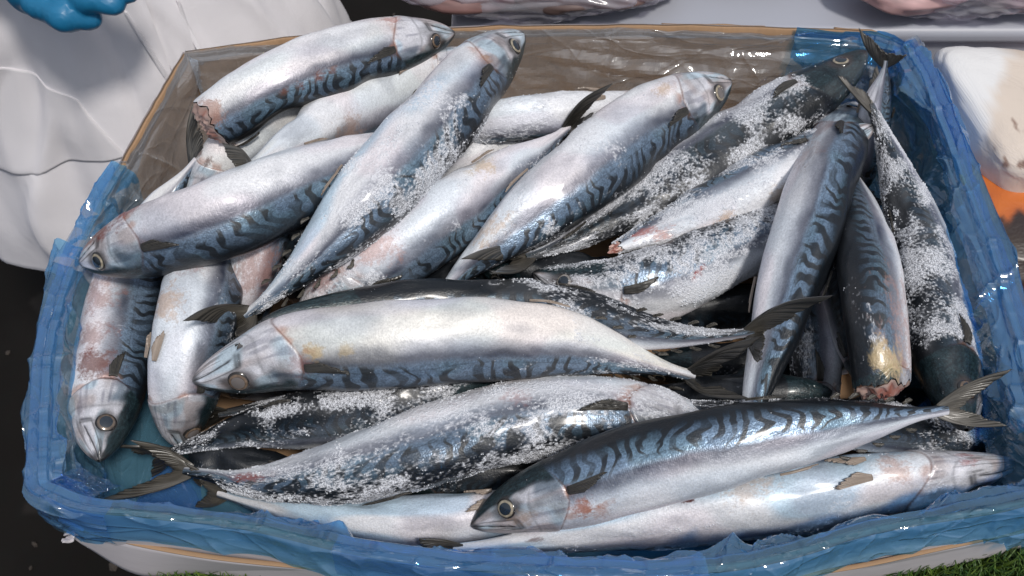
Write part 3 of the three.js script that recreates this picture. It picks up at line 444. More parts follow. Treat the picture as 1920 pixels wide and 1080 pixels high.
      pk[k] = 255 * clamp(bump); pk[k + 1] = 255 * clamp(rough); pk[k + 2] = 255 * clamp(metal); pk[k + 3] = 255;
    }
  }
  const mk = (d, srgb) => { const t = new THREE.DataTexture(d, TW, TH, THREE.RGBAFormat); t.magFilter = t.minFilter = THREE.LinearFilter; t.wrapT = THREE.RepeatWrapping; if (srgb) t.colorSpace = THREE.SRGBColorSpace; t.needsUpdate = true; return t; };
  const c = mk(col, true), p = mk(pk, false);
  return new THREE.MeshPhysicalMaterial({ map: c, bumpMap: p, bumpScale: .0011, roughnessMap: p, metalnessMap: p, roughness: 1, metalness: 1, clearcoat: .28, clearcoatRoughness: .15, specularIntensity: 1 });
}
const finMat = new THREE.MeshPhysicalMaterial({ vertexColors: true, roughness: .40, clearcoat: .35, clearcoatRoughness: .2, transmission: .10, thickness: 0 });
const eyeMat = new THREE.MeshPhysicalMaterial({ vertexColors: true, roughness: .2, metalness: .25, clearcoat: 1, clearcoatRoughness: .04 });
const pupilMat = new THREE.MeshPhysicalMaterial({ color: rgb(.018, .026, .036), roughness: .12, clearcoat: 1, clearcoatRoughness: .03 });
const cloudyMat = new THREE.MeshPhysicalMaterial({ color: rgb(.16, .14, .13), roughness: .3, clearcoat: .6, clearcoatRoughness: .1 });
const fleshMat = new THREE.MeshPhysicalMaterial({ vertexColors: true, roughness: .4, clearcoat: .5, clearcoatRoughness: .25 });
const iceMat = new THREE.MeshPhysicalMaterial({ color: rgb(.86, .88, .92), roughness: .35, clearcoat: .3, clearcoatRoughness: .2, transmission: .25, thickness: 0 });
const iceGeo = new THREE.IcosahedronGeometry(1, 0);
{ const p = iceGeo.attributes.position; for (let i = 0; i < p.count; i++) { const x = p.getX(i), y = p.getY(i), z = p.getZ(i), k = .8 + .45 * noise(x * 3 + 5, y * 3 + 5, z * 3 + 5); p.setXYZ(i, x * k, y * k * .9, z * k * 1.1); } iceGeo.computeVertexNormals(); }
const makeEye = (ir, ring) => {        // unit eye: shallow dome, dark rim, pale gold ring
  const prof2 = []; for (let i = 0; i <= 14; i++) { const x = i / 14; prof2.push([x, .36 * Math.sqrt(Math.max(0, 1 - x * x * .98)) - .06]); }
  return gridGeo(40, 14, (u, v) => { const [x, y] = prof2[Math.round((1 - v) * 14)], a = u * 2 * Math.PI, n = noise(Math.cos(a) * 3 + 7, Math.sin(a) * 3 + 7, x * 5); const c = x > .84 ? [.030, .026, .022] : x > ring ? [ir[0] * (.5 + .8 * n), ir[1] * (.5 + .8 * n), ir[2] * (.5 + .8 * n)] : [.05, .05, .05]; return { p: V3(Math.cos(a) * x, y, Math.sin(a) * x), c }; }, true);
};
const eyeGeos = [makeEye([.46, .39, .28], .58), makeEye([.22, .15, .10], .58), makeEye([.36, .33, .30], .62), makeEye([.16, .12, .09], .60)];
const pupilGeo = gridGeo(28, 8, (u, v) => { const x = (1 - v) * .60, a = u * 2 * Math.PI; return { p: V3(Math.cos(a) * x, .37 * Math.sqrt(1 - x * x * .9) - .045 + .02 * v, Math.sin(a) * x) }; }, true);

let frostTotal = 0, lowSkin = null;
FISH.forEach((f, fi) => {
  f.seed = 11.37 * (fi + 1); const rnd = mulberry(900 + fi * 17), cut = f.cut ?? [0, 1];
  const curve = new THREE.CatmullRomCurve3(f.sam.map((q) => q.P), false, 'centripetal'); curve.arcLengthDivisions = 300;
  const LEN = curve.getLength(); f.L = f.H;                                   // girth length
  f.realL = LEN / (cut[1] - cut[0]);
  const ph = f.phi * Math.PI / 180, hint = RIGHT.clone().multiplyScalar(f.dor[0]).addScaledVector(UPV, -f.dor[1]);
  const frames = [], NF = 120;
  for (let i = 0; i <= NF; i++) {
    const P = curve.getPointAt(i / NF), T = curve.getTangentAt(i / NF), Vc = CAM.clone().sub(P).normalize(); Vc.addScaledVector(T, -Vc.dot(T)).normalize();
    const N = T.clone().cross(Vc).normalize(); if (N.dot(hint) < 0) N.negate();
    const D = N.clone().multiplyScalar(Math.cos(ph)).addScaledVector(Vc, Math.sin(ph)).normalize(), S = T.clone().cross(D).normalize(); frames.push({ P, T, D, S, Vc });
  }
  f.vis = frames[40].S.dot(frames[40].Vc) >= 0 ? 1 : -1;
  const G = f.H, frame = (s) => { const x = clamp((s - cut[0]) / (cut[1] - cut[0])) * NF, i = Math.min(NF - 1, Math.floor(x)), t = x - i, a = frames[i], b = frames[i + 1]; return { P: a.P.clone().lerp(b.P, t), T: a.T.clone().lerp(b.T, t).normalize(), D: a.D.clone().lerp(b.D, t).normalize(), S: a.S.clone().lerp(b.S, t).normalize() }; };
  const dents = []; for (let k = 0; k < 7; k++) dents.push([.26 + .5 * rnd(), rnd() * 6.2832, .03 + .05 * rnd(), .35 + .5 * rnd(), .0012 + .0026 * rnd()]);
  const surf = (s, th, lift = 0, fr = frame(s)) => {
    const c = Math.cos(th), sn = Math.sin(th), b = Math.acos(c) / Math.PI, sg = gillS(b);
    let h = prof(s, 1) * G * (c > 0 ? .96 : 1.04), w = prof(s, 2) * G;
    let off = 0;
    if (s < sg) off += .0006 * sm(sg - .05, sg - .003, s) * sm(.2, .34, b);
    off -= .0005 * Math.exp(-(((s - sg - .004) / .0035) ** 2)) * sm(.2, .34, b);
    if (s < .12) { const bm = .555 + .17 * Math.pow(clamp(s / .098), .8); off -= .0013 * Math.exp(-(((b - bm) / .022) ** 2)) * (1 - sm(.08, .1, s)) * sm(0, .02, s); off += .0010 * Math.exp(-(((b - bm + .09) / .06) ** 2)) * (1 - sm(.07, .1, s)) * sm(0, .02, s); }
    const X = s * G * 100, t2 = (th % 6.2832 + 6.2832) % 6.2832;
    for (const [ds, dt, rs, rt, da] of dents) { const x = (s - ds) / rs; if (x > 2.5 || x < -2.5) continue; let y = Math.abs(t2 - dt); if (y > Math.PI) y = 6.2832 - y; y /= rt; off -= da * Math.exp(-x * x - y * y); }
    off += .0062 * (fbm(X * .20 + f.seed, c * 1.2, sn * 1.2, 3) - .5) * sm(.2, .3, s) * (1 - sm(.75, .95, s)) + .0009 * (noise(X * .8 + f.seed, c * 2.5, sn * 2.5) - .5) * sm(.2, .3, s) * (1 - sm(.8, .95, s));
    const fm = f.frost ? frostAt(f, s, X, c * 3, sn * 2.4) : 0; off += .0007 * fm;
    const k = off + lift; 
    return fr.P.clone().addScaledVector(fr.D, c * (h + k)).addScaledVector(fr.S, sn * (w + k));
  };
  const jag = (s, th) => { const n = .035 * fbm(Math.cos(th) * 2.2 + f.seed, Math.sin(th) * 2.2, 1, 3) + .012 * noise(Math.cos(th) * 9, Math.sin(th) * 9, f.seed); if (cut[1] < 1 && s > cut[1] - .07) return s - n * sm(cut[1] - .07, cut[1], s); if (cut[0] > 0 && s < cut[0] + .07) return s + n * (1 - sm(cut[0], cut[0] + .07, s)); return s; };
  const g = thing('mackerel', f.label, 'fish', f.low ? 'mackerel added at the bottom of the pile with gap shade in the skin colour' : 'mackerel piled in the blue lined box');
  // base of the group: lowest point of the centre line
  const base = f.sam[12].P.clone(); g.position.copy(base);
  const put = (geo) => geo.translate(-base.x, -base.y, -base.z);
  // rings: fine on the head
  const ss = []; { const A = 84, B = 96; for (let i = 0; i <= A; i++) ss.push(.27 * Math.pow(i / A, 1.15)); for (let i = 1; i <= B; i++) ss.push(lerp(.27, 1, i / B)); }
  let rings = ss.filter((s) => s > cut[0] + .001 && s < cut[1] - .001); rings = [cut[0], ...rings, cut[1]];
  const AR = 60, body = gridGeo(AR, rings.length - 1, (u, v) => { const s = rings[Math.round(v * (rings.length - 1))]; return { p: surf(jag(s, u * 2 * Math.PI), u * 2 * Math.PI), uv: [(s - cut[0]) / (cut[1] - cut[0]), u] }; }, true);
  const mat = f.low && lowSkin ? lowSkin : skin(f); if (f.low) lowSkin = mat;
  const bm = mesh('body', put(body), mat, g);
  if (f.frames0) return;
  // cut or torn end: raw flesh
  const flesh = (sEnd, dir) => {
    const fr = frame(sEnd), geo = gridGeo(48, 10, (u, v) => { const th = u * 2 * Math.PI, k = 1 - v, P = surf(jag(sEnd, th), th, -.0004).lerp(fr.P.clone().addScaledVector(fr.T, -dir * .02 * G), v); const n = fbm(P.x * 160, P.y * 160, P.z * 160, 3); P.addScaledVector(fr.T, dir * (.001 + Math.abs(fbm(P.x * 420, P.y * 420, P.z * 420, 3) - .42) * .016 * sm(0, .3, v) + .004 * v)); const t = sm(.35, .65, n), rim = sm(.75, 1, k); return { p: P, c: [lerp(lerp(.60, .34, t), .55, rim), lerp(lerp(.42, .12, t), .40, rim), lerp(lerp(.36, .09, t), .34, rim)] }; }, true);
    mesh('raw_flesh', put(geo), fleshMat, g);
  };
  if (cut[1] < 1) flesh(cut[1], 1); if (cut[0] > 0) flesh(cut[0], -1);
  // eyes
  if (cut[0] === 0) for (const sd of [1, -1]) {
    const th = EYE_B * Math.PI * sd, P = surf(EYE_S, th, -.0006), A = surf(EYE_S + .01, th).sub(surf(EYE_S - .01, th)).normalize(), B = surf(EYE_S, th + .1).sub(surf(EYE_S, th - .1)).normalize(), Nn = A.clone().cross(B).normalize();
    if (Nn.dot(P.clone().sub(frame(EYE_S).P)) < 0) Nn.negate();
    const e = new THREE.Mesh(eyeGeos[{ eye_front: 0, white_head: 0, left_head: 0, white: 1, left_down: 3 }[f.id] ?? fi % 4], eyeMat); e.name = 'eye'; e.castShadow = e.receiveShadow = true; const Zx = A.clone().cross(Nn); e.quaternion.setFromRotationMatrix(new THREE.Matrix4().makeBasis(A, Nn, Zx)); e.scale.setScalar((f.id === 'white' ? .024 : .0235) * G); e.position.copy(P).sub(base); g.add(e);
    mesh('pupil', pupilGeo, f.id === 'white' || fi % 5 === 4 ? cloudyMat : pupilMat, e);
  }
  const rayCol = (u, b) => { const k = .5 + .5 * Math.sin(b * 6.2832), n = noise(u * 6 + f.seed, b * 2, 3); const q = Math.pow(k, 1.6) * .75 + .35 * n * n; return [lerp(.012, .125, q), lerp(.012, .112, q), lerp(.011, .092, q)]; };
  // tail fin: two lobes
  if (cut[1] === 1) {
    const e = frame(1), hb = prof(1, 1) * G, pA = e.P.clone().addScaledVector(e.T, -.006);
    const tips = f.tails ? f.tails.map(([x, y]) => { const d = rayOf(x, y), t0 = pA.clone().sub(CAM).dot(FWD); return CAM.clone().addScaledVector(d, t0 * (f.tl ?? .98)); }) : [1, -1].map((k) => e.P.clone().addScaledVector(e.T, .105 * G).addScaledVector(e.D, k * .10 * G));
    const mid = e.P.clone().addScaledVector(e.T, .035 * G), lobes = [];
    const dA = tips[0].clone().sub(e.P).dot(e.D) > tips[1].clone().sub(e.P).dot(e.D) ? 1 : -1;
    tips.forEach((tip, li) => {
      const k = li === 0 ? dA : -dA, out = pA.clone().addScaledVector(e.D, k * hb * .95), dirT = tip.clone().sub(out), bow = e.D.clone().multiplyScalar(k * dirT.length() * .10).addScaledVector(e.S, dirT.length() * .06 * (rnd() - .5)), NR = 13;
      lobes.push(slabGeo(78, 22, (u, v) => {                                  // u: outer edge -> fork, v: root -> trailing edge
        const b0 = out.clone().lerp(pA, u), t1 = tip.clone().lerp(mid, Math.pow(u, .62));
        const fray = 1 - .10 * noise(u * 42 + f.seed, li, 2) - .10 * sm(.6, .8, noise(u * 9 + f.seed, li, 5));
        const p = b0.lerp(t1, v * fray).addScaledVector(bow, Math.sin(v * Math.PI) * (1 - u) * (1 - .3 * v));
        p.addScaledVector(e.S, .0012 * Math.sin(u * NR * 6.2832) * .28 + .004 * (noise(u * 3 + f.seed, v * 2, li) - .5) * v);
        return { p, c: rayCol(v, u * NR) };
      }, (u, v) => .0010 * (1 - .7 * v) + .00012));
    });
    mesh('tail_fin', put(mergeGeometries(lobes)), finMat, g);
  }
  // fins that lie on the body: fan of rays from a short root
  const fin = (name, s0, th0, wRoot, len, dth, spread, lift, tone = 1, only) => {
    for (const sd of only ? [only] : [1, -1]) {
      const NR = 9, geo = slabGeo(54, 14, (u, v) => {
        const th = (th0 + wRoot * (u - .5) + v * (dth + spread * (u - .5))) * sd, l = len * (1 - .62 * Math.pow(u, 1.3)) * (1 - .22 * noise(u * 26, f.seed, 1));
        const s = s0 + v * l, p = surf(s, th, .0009 + lift * v + .0010 * Math.sin(u * Math.PI)); const c = rayCol(v, u * NR); const kk = .55 + 3.2 * c[0]; return { p, c: tone > 1.5 ? [.46 * kk, .37 * kk, .30 * kk] : [c[0] * tone, c[1] * tone, c[2] * tone] };
      }, (u, v) => .00045 + .00015 * Math.sin(u * NR * 6.2832));
      mesh(name, put(geo), finMat, g);
    }
  };
  if (cut[0] === 0) fin('pectoral_fin', .228, (EYE_B + .03) * Math.PI, .20, .088, -.02, .10, .0012, .7);
  if (f.phi < -30 || f.id === 'left_belly') fin('pelvic_fin', .285, .90 * Math.PI, .16, .075, .0, .26, .0006, 4.6);
  fin('dorsal_fin', .60, .012, .02, .08, .01, .05, .002, .6, 1);
  if (cut[1] > .8 && Math.abs(f.phi) < 25) fin('anal_fin', .64, .985 * Math.PI, .02, .085, -.02, .06, .0010, 4, 1);
  if (f.id === 'eye_front' || f.id === 'white' || f.id === 'behind' || f.id === 'long_frosty') for (let k = 0; k < 5; k++) for (const th of [.006, Math.PI - .006]) fin('finlet', .765 + .036 * k, th, .03, .024, 0, .10, .0035, 1.2, 1);
  // ice crystals lying on the skin
  if (f.frost > .1 && !f.low) {
    const gz = 1, want = Math.round(16000 * f.frost * f.frost + 800), pos = [], M = new THREE.Matrix4(), Q = new THREE.Quaternion(), E = new THREE.Euler();
    for (let q = 0; q < want * 7 && pos.length < want; q++) {
      const s = lerp(Math.max(cut[0], .02), cut[1] - .01, rnd()), th = rnd() * 6.2832, c = Math.cos(th), sn = Math.sin(th), fr = frame(s);
      const out = fr.D.clone().multiplyScalar(c).addScaledVector(fr.S, sn); if (out.y < -.05 && out.dot(CAM.clone().sub(fr.P)) < 0) continue;
      const m = frostAt(f, s, s * G * 100, c * 3, sn * 2.4), clump = sm(.45, .75, noise(s * G * 160 + f.seed, c * 5, sn * 4)); if (rnd() > m * (.25 + .75 * clump) + .004) continue;
      const P = surf(s, th, .0001, fr), z = .00015 + .00046 * Math.pow(rnd(), 5) * (.4 + 1.0 * clump);
      E.set(rnd() * 6, rnd() * 6, rnd() * 6); Q.setFromEuler(E); M.compose(P.sub(base), Q, V3(z * (.7 + .7 * rnd()), z * (.7 + .7 * rnd()), z)); pos.push(M.clone());
    }
    if (pos.length) { const im = new THREE.InstancedMesh(iceGeo, iceMat, pos.length); pos.forEach((m, i) => im.setMatrixAt(i, m)); im.name = 'frost'; im.userData.kind = 'stuff'; im.castShadow = im.receiveShadow = true; g.add(im); frostTotal += pos.length; }
  }
});

// ---------------------------------------------------------------- what stands behind and beside the box
function sdf(fn, center, half, res) {
  const mc = new MarchingCubes(res, new THREE.MeshBasicMaterial(), false, false, 200000); mc.isolation = 0;
  const hs = res / 2; for (let z = 0; z < res; z++) for (let y = 0; y < res; y++) for (let x = 0; x < res; x++) mc.field[z * res * res + y * res + x] = -fn(center.x + (x - hs) / hs * half, center.y + (y - hs) / hs * half, center.z + (z - hs) / hs * half);
  mc.update(); const n = mc.count, g = new THREE.BufferGeometry(), P = new Float32Array(n * 3);
  for (let i = 0; i < n; i++) { P[i * 3] = center.x + mc.positionArray[i * 3] * half; P[i * 3 + 1] = center.y + mc.positionArray[i * 3 + 1] * half; P[i * 3 + 2] = center.z + mc.positionArray[i * 3 + 2] * half; }
  g.setAttribute('position', new THREE.BufferAttribute(P, 3)); const m = mergeVertices(g, 1e-5); m.computeVertexNormals();
  const p = m.attributes.position, nn = m.attributes.normal; let s = 0; for (let i = 0; i < p.count; i += 7) { const e = .002, x = p.getX(i), y = p.getY(i), z = p.getZ(i); s += Math.sign(fn(x + nn.getX(i) * e, y + nn.getY(i) * e, z + nn.getZ(i) * e)); }
  if (s < 0) { const ix = m.index.array; for (let i = 0; i < ix.length; i += 3) [ix[i], ix[i + 1]] = [ix[i + 1], ix[i]]; m.computeVertexNormals(); }
  return m;
}
const capsule = (x, y, z, a, b, ra, rb) => { const dx = b.x - a.x, dy = b.y - a.y, dz = b.z - a.z, t = clamp(((x - a.x) * dx + (y - a.y) * dy + (z - a.z) * dz) / (dx * dx + dy * dy + dz * dz)); return Math.hypot(x - a.x - dx * t, y - a.y - dy * t, z - a.z - dz * t) - lerp(ra, rb, t); };
const smin = (a, b, k) => { const h = Math.max(k - Math.abs(a - b), 0) / k; return Math.min(a, b) - h * h * k * .25; };
const field = (bones, k) => (x, y, z) => { let d = 9; for (const [a, b, ra, rb] of bones) d = smin(d, capsule(x, y, z, a, b, ra, rb), k); return d; };
{
  const person = thing('person', 'person in a white work coat and blue glove standing behind the box', 'person');
  const CX = -.455, CZ = -.50;
  // body: legs, trunk, neck, head, arms in one surface
  const hipL = V3(CX - .09, .08, CZ), hipR = V3(CX + .09, .08, CZ), fl = V3(CX - .10, GROUND_Y + .05, CZ), fr = V3(CX + .10, GROUND_Y + .05, CZ);
  const ray = (x, y, t) => CAM.clone().addScaledVector(rayOf(x, y), t);
  const wrist = ray(20, -90, .90), elbow = V3(CX - .22, .36, CZ + .10), sh = V3(CX - .18, .60, CZ), sh2 = V3(CX + .18, .60, CZ), el2 = V3(CX + .25, .36, CZ - .06), wr2 = V3(CX + .20, .14, CZ - .02);
  const bones = [[V3(CX, .10, CZ), V3(CX, .56, CZ), .115, .125], [sh, sh2, .065, .065], [V3(CX, .58, CZ), V3(CX, .74, CZ + .02), .055, .05], [V3(CX, .80, CZ + .03), V3(CX, .86, CZ + .02), .085, .09], [hipL, V3(CX - .095, -.34, CZ), .085, .06], [V3(CX - .095, -.34, CZ), fl, .058, .045], [hipR, V3(CX + .095, -.34, CZ), .085, .06], [V3(CX + .095, -.34, CZ), fr, .058, .045], [fl, fl.clone().add(V3(.02, -.015, .14)), .045, .035], [fr, fr.clone().add(V3(.02, -.015, .14)), .045, .035], [sh, elbow, .055, .042], [elbow, wrist, .042, .030], [sh2, el2, .055, .042], [el2, wr2, .042, .03], [wr2, wr2.clone().add(V3(0, -.09, .01)), .032, .02]];
  const bg = sdf(field(bones, .03), V3(CX, .09, CZ), .95, 84);
  { const p = bg.attributes.position, c = []; for (let i = 0; i < p.count; i++) { const y = p.getY(i); c.push(.42, .26, .19); } bg.setAttribute('color', new THREE.Float32BufferAttribute(c, 3)); }
  mesh('body', bg, new THREE.MeshStandardMaterial({ vertexColors: true, roughness: .75 }), person);
  mesh('trousers', sdf(field(bones.slice(4, 8).map(([a, b, ra, rb]) => [a, b, ra + .012, rb + .016]), .02), V3(CX, -.33, CZ), .52, 60), new THREE.MeshStandardMaterial({ color: rgb(.02, .022, .03), roughness: .9 }), person);
  // coat: flares to the hem, with hanging folds
  const HEM = -.285, rad = (y, ph) => { const k = (y - HEM) / .9; const ell = Math.hypot(Math.cos(ph) * 1.06, Math.sin(ph) * .96); return lerp(.250, .150, sm(0, .55, k)) * ell; };
  const k2 = (y) => sm(HEM, HEM + .08, y), fold = (y, ph) => { const k = clamp((y - HEM) / .5), w = ph + .25 * (noise(y * 4, ph * 2, 1) - .5); return (1 - .6 * k) * (.010 * Math.sin(w * 7 + y * 3) + .007 * Math.sin(w * 13 - y * 6 + 1)) + .018 * (fbm(ph * 2.2 + y * 2.5, y * 5 - ph, 5, 3) - .5) + .010 * (sm(.45, .62, noise(ph * 3 + y * 7, y * 3 - ph * 2, 9)) - .5) + .004 * (noise(ph * 14, y * 22, 3) - .5) + .007 * Math.pow(ridge(ph * 1.6 + y * 3.2, y * 2.4 - ph * .8, 14), 3) * k2(y) + .006 * Math.pow(ridge(ph * 2.6 - y * 4.5, y * 4 + ph, 24), 4) * k2(y) + .0035 * (crease(ph * 5 + y * 8, y * 12 - ph * 2, 7) - .5); };
  const coatP = (y, ph, d = 0) => { const r = rad(y, ph) + fold(y, ph) + d; return V3(CX + Math.cos(ph) * r, y, CZ + Math.sin(ph) * r); };
  const weave = dataTex(256, 256, (x, y) => { const v = .5 + .25 * Math.sin(x * 6.2832 * 64) + .25 * Math.sin(y * 6.2832 * 64); const n = fbm(x * 12, y * 12, 4, 3); return [v * .5 + n * .5, 0, 0]; }); weave.repeat.set(16, 12);
  const cloth = new THREE.MeshPhysicalMaterial({ color: rgb(.80, .775, .80), roughness: .9, bumpMap: weave, bumpScale: .0003, sheen: .3, sheenColor: rgb(.8, .8, .9), sheenRoughness: .6, side: THREE.DoubleSide });
  const cg = slabGeo(200, 130, (u, v) => { const ph = u * 2 * Math.PI + 1.0, y = lerp(HEM, .62, v) + (v < .02 ? .004 * Math.sin(ph * 5) : 0), p = coatP(y, ph); if (v > .85) { const q = sm(.85, 1, v); p.x = lerp(p.x, CX + (p.x - CX) * .45, q); p.z = lerp(p.z, CZ + (p.z - CZ) * .45, q); } return { p }; }, () => .0012);
  mesh('coat', cg, cloth, person);
  const hit = (px, py) => { const d = rayOf(px, py); for (let t = .7; t < 1.8; t += .002) { const P = CAM.clone().addScaledVector(d, t), ph = Math.atan2(P.z - CZ, P.x - CX); if (Math.hypot(P.x - CX, P.z - CZ) < rad(P.y, ph)) return [P.y, ph]; } return [HEM, 2]; };
  const patch = (name, c, th) => { const hc = c.map(([x, y]) => hit(x, y)); const g = slabGeo(40, 40, (u, v) => { const y = lerp(lerp(hc[0][0], hc[1][0], u), lerp(hc[3][0], hc[2][0], u), v), ph = lerp(lerp(hc[0][1], hc[1][1], u), lerp(hc[3][1], hc[2][1], u), v); return { p: coatP(y, ph, th + .003 * Math.sin(v * Math.PI) * Math.sin(u * Math.PI) * noise(u * 4, v * 4, 6)) }; }, () => .0011); mesh(name, g, cloth, person); };
  patch('pocket', [[-60, 78], [150, 172], [236, 268], [-40, 302]], .0018);
  patch('seam', [[224, 4], [231, 4], [313, 136], [306, 139]], .0013); patch('seam', [[334, 4], [340, 4], [376, 96], [370, 98]], .0013);
  // sleeves
  const tube = (a, b, ra, rb) => gridGeo(40, 40, (u, v) => { const ax = b.clone().sub(a), l = ax.length(); ax.normalize(); const x = V3(0, 1, 0).cross(ax).normalize(), y = ax.clone().cross(x), ang = u * 2 * Math.PI, r = lerp(ra, rb, v) + .006 * (noise(u * 6, v * 9, 2) - .5) + .004 * Math.sin(v * 30 + 2 * Math.sin(ang)); return { p: a.clone().addScaledVector(ax, v * l).addScaledVector(x, Math.cos(ang) * r).addScaledVector(y, Math.sin(ang) * r) }; }, true);
  const el3 = elbow.clone().lerp(wrist, .72);
  mesh('sleeve', mergeGeometries([tube(sh, elbow, .082, .066), tube(elbow, el3, .066, .05)]), cloth, person);
  mesh('sleeve', mergeGeometries([tube(sh2, el2, .082, .066), tube(el2, wr2, .066, .05)]), cloth, person);
  // gloved hand, fingers curled downward
  const R = (x, y, t) => ray(x, y, t), hb = [[wrist, R(70, -40, .90), .026, .030], [R(70, -40, .90), R(120, -45, .90), .032, .030]];
  const fingers = [[[70, 5, .885], [120, 30, .875], [168, 33, .885], .0125], [[110, -22, .88], [165, -5, .868], [212, 7, .875], .0118], [[130, -48, .88], [190, -32, .868], [240, -17, .875], .0115], [[140, -74, .885], [200, -62, .87], [252, -44, .875], .0112], [[60, -80, .875], [110, -100, .86], [160, -95, .855], .0125]];
  for (const [a, b, c, r] of fingers) { const A = R(...a), B = R(...b), C = R(...c); hb.push([A, B, r * 1.1, r], [B, C, r, r * .86]); }
  const f1 = field(hb, .006), wr = (x, y, z) => f1(x, y, z) + .0012 * (noise(x * 240, y * 90, z * 240) - .5);
  const c0 = R(125, -20, .885); mesh('glove', sdf(wr, c0, .105, 76), new THREE.MeshPhysicalMaterial({ color: rgb(.012, .17, .34), roughness: .42, clearcoat: .25, clearcoatRoughness: .4 }), person);
}
{
  // light grey plastic crate behind
  const crate = thing('plastic_crate', 'light grey plastic crate behind the box holding bagged fish', 'crate');
  const cm = new THREE.MeshPhysicalMaterial({ color: rgb(.40, .415, .47), roughness: .45, clearcoat: .2, clearcoatRoughness: .4 });
  const x0 = -.045, x1 = .92, z0 = -.80, z1 = -.264, add = (n, w, h, d, x, y, z, r) => { const m = mesh(n, new RoundedBoxGeometry(w, h, d, 4, r), cm, crate); m.position.set(x, y, z); };
  add('base', x1 - x0, .012, z1 - z0, (x0 + x1) / 2, .006, (z0 + z1) / 2, .004);
  add('wall', x1 - x0 - .02, .056, .008, (x0 + x1) / 2, .040, z1 - .006, .003); add('wall', x1 - x0 - .02, .056, .008, (x0 + x1) / 2, .040, z0 + .006, .003);
  add('wall', .008, .056, z1 - z0 - .03, x0 + .006, .040, (z0 + z1) / 2, .003); add('wall', .008, .056, z1 - z0 - .03, x1 - .006, .040, (z0 + z1) / 2, .003);
  add('rim', x1 - x0 + .02, .018, .052, (x0 + x1) / 2, .0745, z1 - .022, .008); add('rim', x1 - x0 + .02, .018, .052, (x0 + x1) / 2, .0745, z0 + .022, .008);
  const bagFilm = new THREE.MeshPhysicalMaterial({ color: rgb(.80, .78, .84), roughness: .16, transmission: .78, thickness: 0, side: THREE.DoubleSide });
  const bag = (label, c, rx, ry, rz, tones, seed) => {
    const b = thing('fish_bag', label, 'bag', 'clear bags of fish behind the box'), r = mulberry(seed);
    for (const [dx, dy, dz, s, col] of tones) {
      const g = gridGeo(48, 30, (u, v) => { const a = u * 2 * Math.PI, e = (v - .5) * Math.PI, n = fbm(Math.cos(a) * 1.4 + seed, Math.sin(a) * 1.4 + dx * 30, e * 1.4 + seed, 3); const k = .72 + .5 * n; const t = fbm(Math.cos(a) * 4 + seed, e * 5, dx * 60, 3), q = .1 + 1.3 * t; return { p: V3(c[0] + dx + Math.cos(a) * Math.cos(e) * s[0] * k, c[1] + dy + Math.sin(e) * s[1] * k, c[2] + dz + Math.sin(a) * Math.cos(e) * s[2] * k), c: [col[0] * q, col[1] * q, col[2] * q] }; }, true);
      mesh('fillet', g, new THREE.MeshPhysicalMaterial({ vertexColors: true, roughness: .5, clearcoat: .3 }), b);
    }
    const f = gridGeo(150, 60, (u, v) => { const a = u * 2 * Math.PI, e = (v - .5) * Math.PI, n = fbm(Math.cos(a) * 1.6 + seed, Math.sin(a) * 1.6, e * 2, 3); const ca = Math.cos(a), sa = Math.sin(a), wob = 1 + .30 * (n - .5) + .20 * (crease(u * 22, v * 8 + u * 5, seed) - .5) + .12 * (crease(u * 50, v * 22, seed + 3) - .5); return { p: V3(c[0] + Math.sign(ca) * Math.pow(Math.abs(ca), .8) * Math.cos(e) * rx * wob, Math.max(.0845, c[1] + Math.sin(e) * ry * wob), c[2] + Math.sign(sa) * Math.pow(Math.abs(sa), .8) * Math.cos(e) * rz * wob) }; }, true);
    mesh('film', f, bagFilm, b);
  };
  bag('clear bag of brownish fish pieces beside the dark gap', [.02, .112, -.306], .120, .030, .050, [[-.06, -.004, 0.0050, [.075, 0.0187, .0440], [.24, .13, .12]], [.02, .0, 0.0100, [.06, 0.0173, .0420], [.15, .10, .09]], [.07, -.004, 0.0000, [.065, 0.0187, .0440], [.22, .14, .13]], [.0, .004, -0.0150, [.07, 0.0202, 0.0240], [.30, .21, .20]]], 7);
  bag('clear bag of pink and white fish pieces above the box corner', [.405, .114, -.302], .098, .032, .048, [[-.06, .0, 0.0060, [.06, 0.0216, .0440], [.58, .36, .35]], [.05, .0, 0.0040, [.065, 0.0216, .0440], [.50, .38, .39]], [-.01, .0, -0.0150, [.06, 0.0216, 0.0240], [.55, .42, .42]]], 23);
  bag('clear bag of grey fish pieces between the two others', [.215, .110, -.352], .085, .026, .045, [[0, -.002, 0.0050, [.07, 0.0180, .0440], [.34, .30, .27]], [.02, .002, -0.0100, [.05, 0.0180, 0.0240], [.25, .22, .2]]], 41);
}
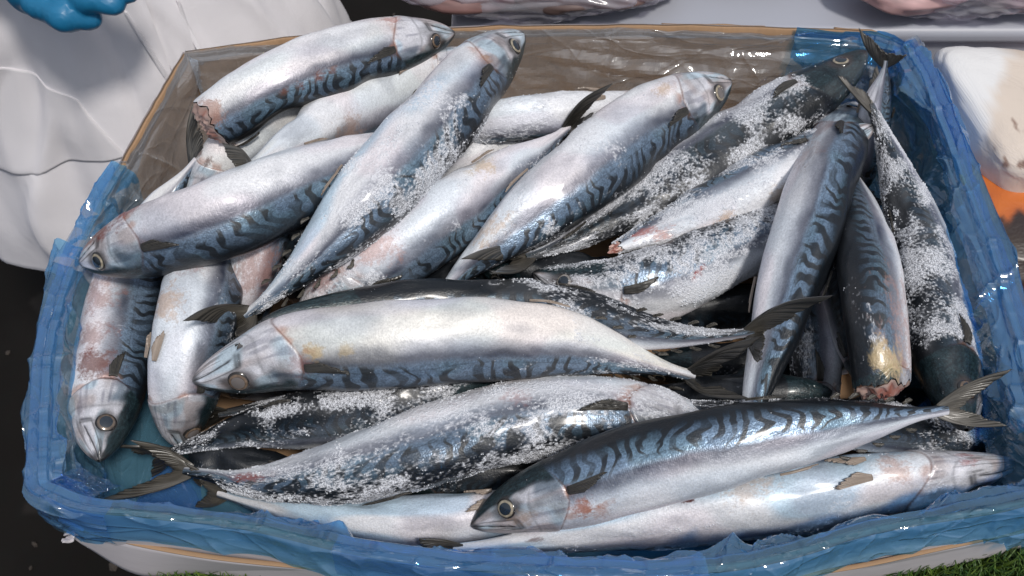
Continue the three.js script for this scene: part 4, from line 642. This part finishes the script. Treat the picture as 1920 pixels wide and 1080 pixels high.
{
  // red tray with a thick pale fish side beside the box
  const tray = thing('fish_tray', 'shallow red tray with a white rim beside the liner', 'tray');
  const red = new THREE.MeshPhysicalMaterial({ color: rgb(.42, .012, .022), roughness: .4 }), wh = new THREE.MeshStandardMaterial({ color: rgb(.75, .70, .72), roughness: .5 });
  const b = mesh('bottom', new RoundedBoxGeometry(.40, .024, .36, 3, .004), red, tray); b.position.set(.555, .012, -.065);
  const w = mesh('rim', new RoundedBoxGeometry(.41, .008, .02, 3, .003), wh, tray); w.position.set(.555, .030, -.243);
  const side = thing('cut_fish', 'thick white and cream fish side with orange flesh beside the liner', 'fish');
  const grain = dataTex(256, 256, (x, y) => { const v = .6 * fbm(x * 14, y * 14, 2, 4) + .4 * noise(x * 70, y * 70, 5); return [v, v, v]; }); grain.repeat.set(2, 2);
  const fm = new THREE.MeshPhysicalMaterial({ vertexColors: true, roughness: .45, clearcoat: .3, clearcoatRoughness: .25, bumpMap: grain, bumpScale: .0004 });
  const O = onY(1922, 296, .03), sp = (x, e) => Math.sign(x) * Math.pow(Math.abs(x), e);
  const belly = gridGeo(120, 70, (u, v) => {
    const a = u * 2 * Math.PI, e = (v - .5) * Math.PI, x = sp(Math.cos(a) * Math.cos(e), .38), z = sp(Math.sin(a) * Math.cos(e), .38), y = sp(Math.sin(e), .42);
    const n = fbm(x * 2 + 4, y * 2, z * 2, 3), k = .95 + .14 * (n - .5); let X = x * .082 * k, Y = y * .034 * k + .006 * (1 - z) - .012 * x, Z = z * .078 * k;
    X += .018 * z * (1 + .3 * z);
    const split = X * .92 + Z * .38 + .012 * (n - .5), cream = sm(-.052, -.042, split), sk = noise(X * 160 + 3, Y * 60, Z * 110), spot = sm(.78, .86, sk) * cream * .8;
    let c = [lerp(.80, .70, cream), lerp(.79, .60, cream), lerp(.78, .51, cream)]; c = [lerp(c[0], .16, spot), lerp(c[1], .06, spot), lerp(c[2], .03, spot)];
    return { p: V3(O.x + X, O.y + Y + .024, O.z + Z), c };
  }, true); mesh('belly', belly, fm, side);
  const Q = onY(1950, 405, .035);
  const flesh = gridGeo(110, 50, (u, v) => {
    const a = u * 2 * Math.PI, e = (v - .5) * Math.PI, x = sp(Math.cos(a) * Math.cos(e), .6), z = sp(Math.sin(a) * Math.cos(e), .6), y = sp(Math.sin(e), .7), n = fbm(x * 3 + 9, y * 3, z * 3, 3);
    const X = x * .085 * (.95 + .2 * (n - .5)), Z = z * .075 * (.95 + .2 * (n - .5)), Y = y * .028 - .12 * Z;
    const dk = sm(.005, .016, Z + .25 * X + .016 * (noise(X * 120, Z * 120, 3) - .5)), sp2 = sm(.80, .86, noise(X * 130 + 5, Y * 90, Z * 130));
    const m = Math.max(dk, sp2 * .9); return { p: V3(Q.x + X, Q.y + Y, Q.z + Z), c: [lerp(.52, .030, m) * (.6 + .8 * n), lerp(.125, .016, m) * (.45 + 1.1 * n), lerp(.022, .011, m)] };
  }, true); mesh('flesh', flesh, fm, side);
}
renderer.render(scene, camera);
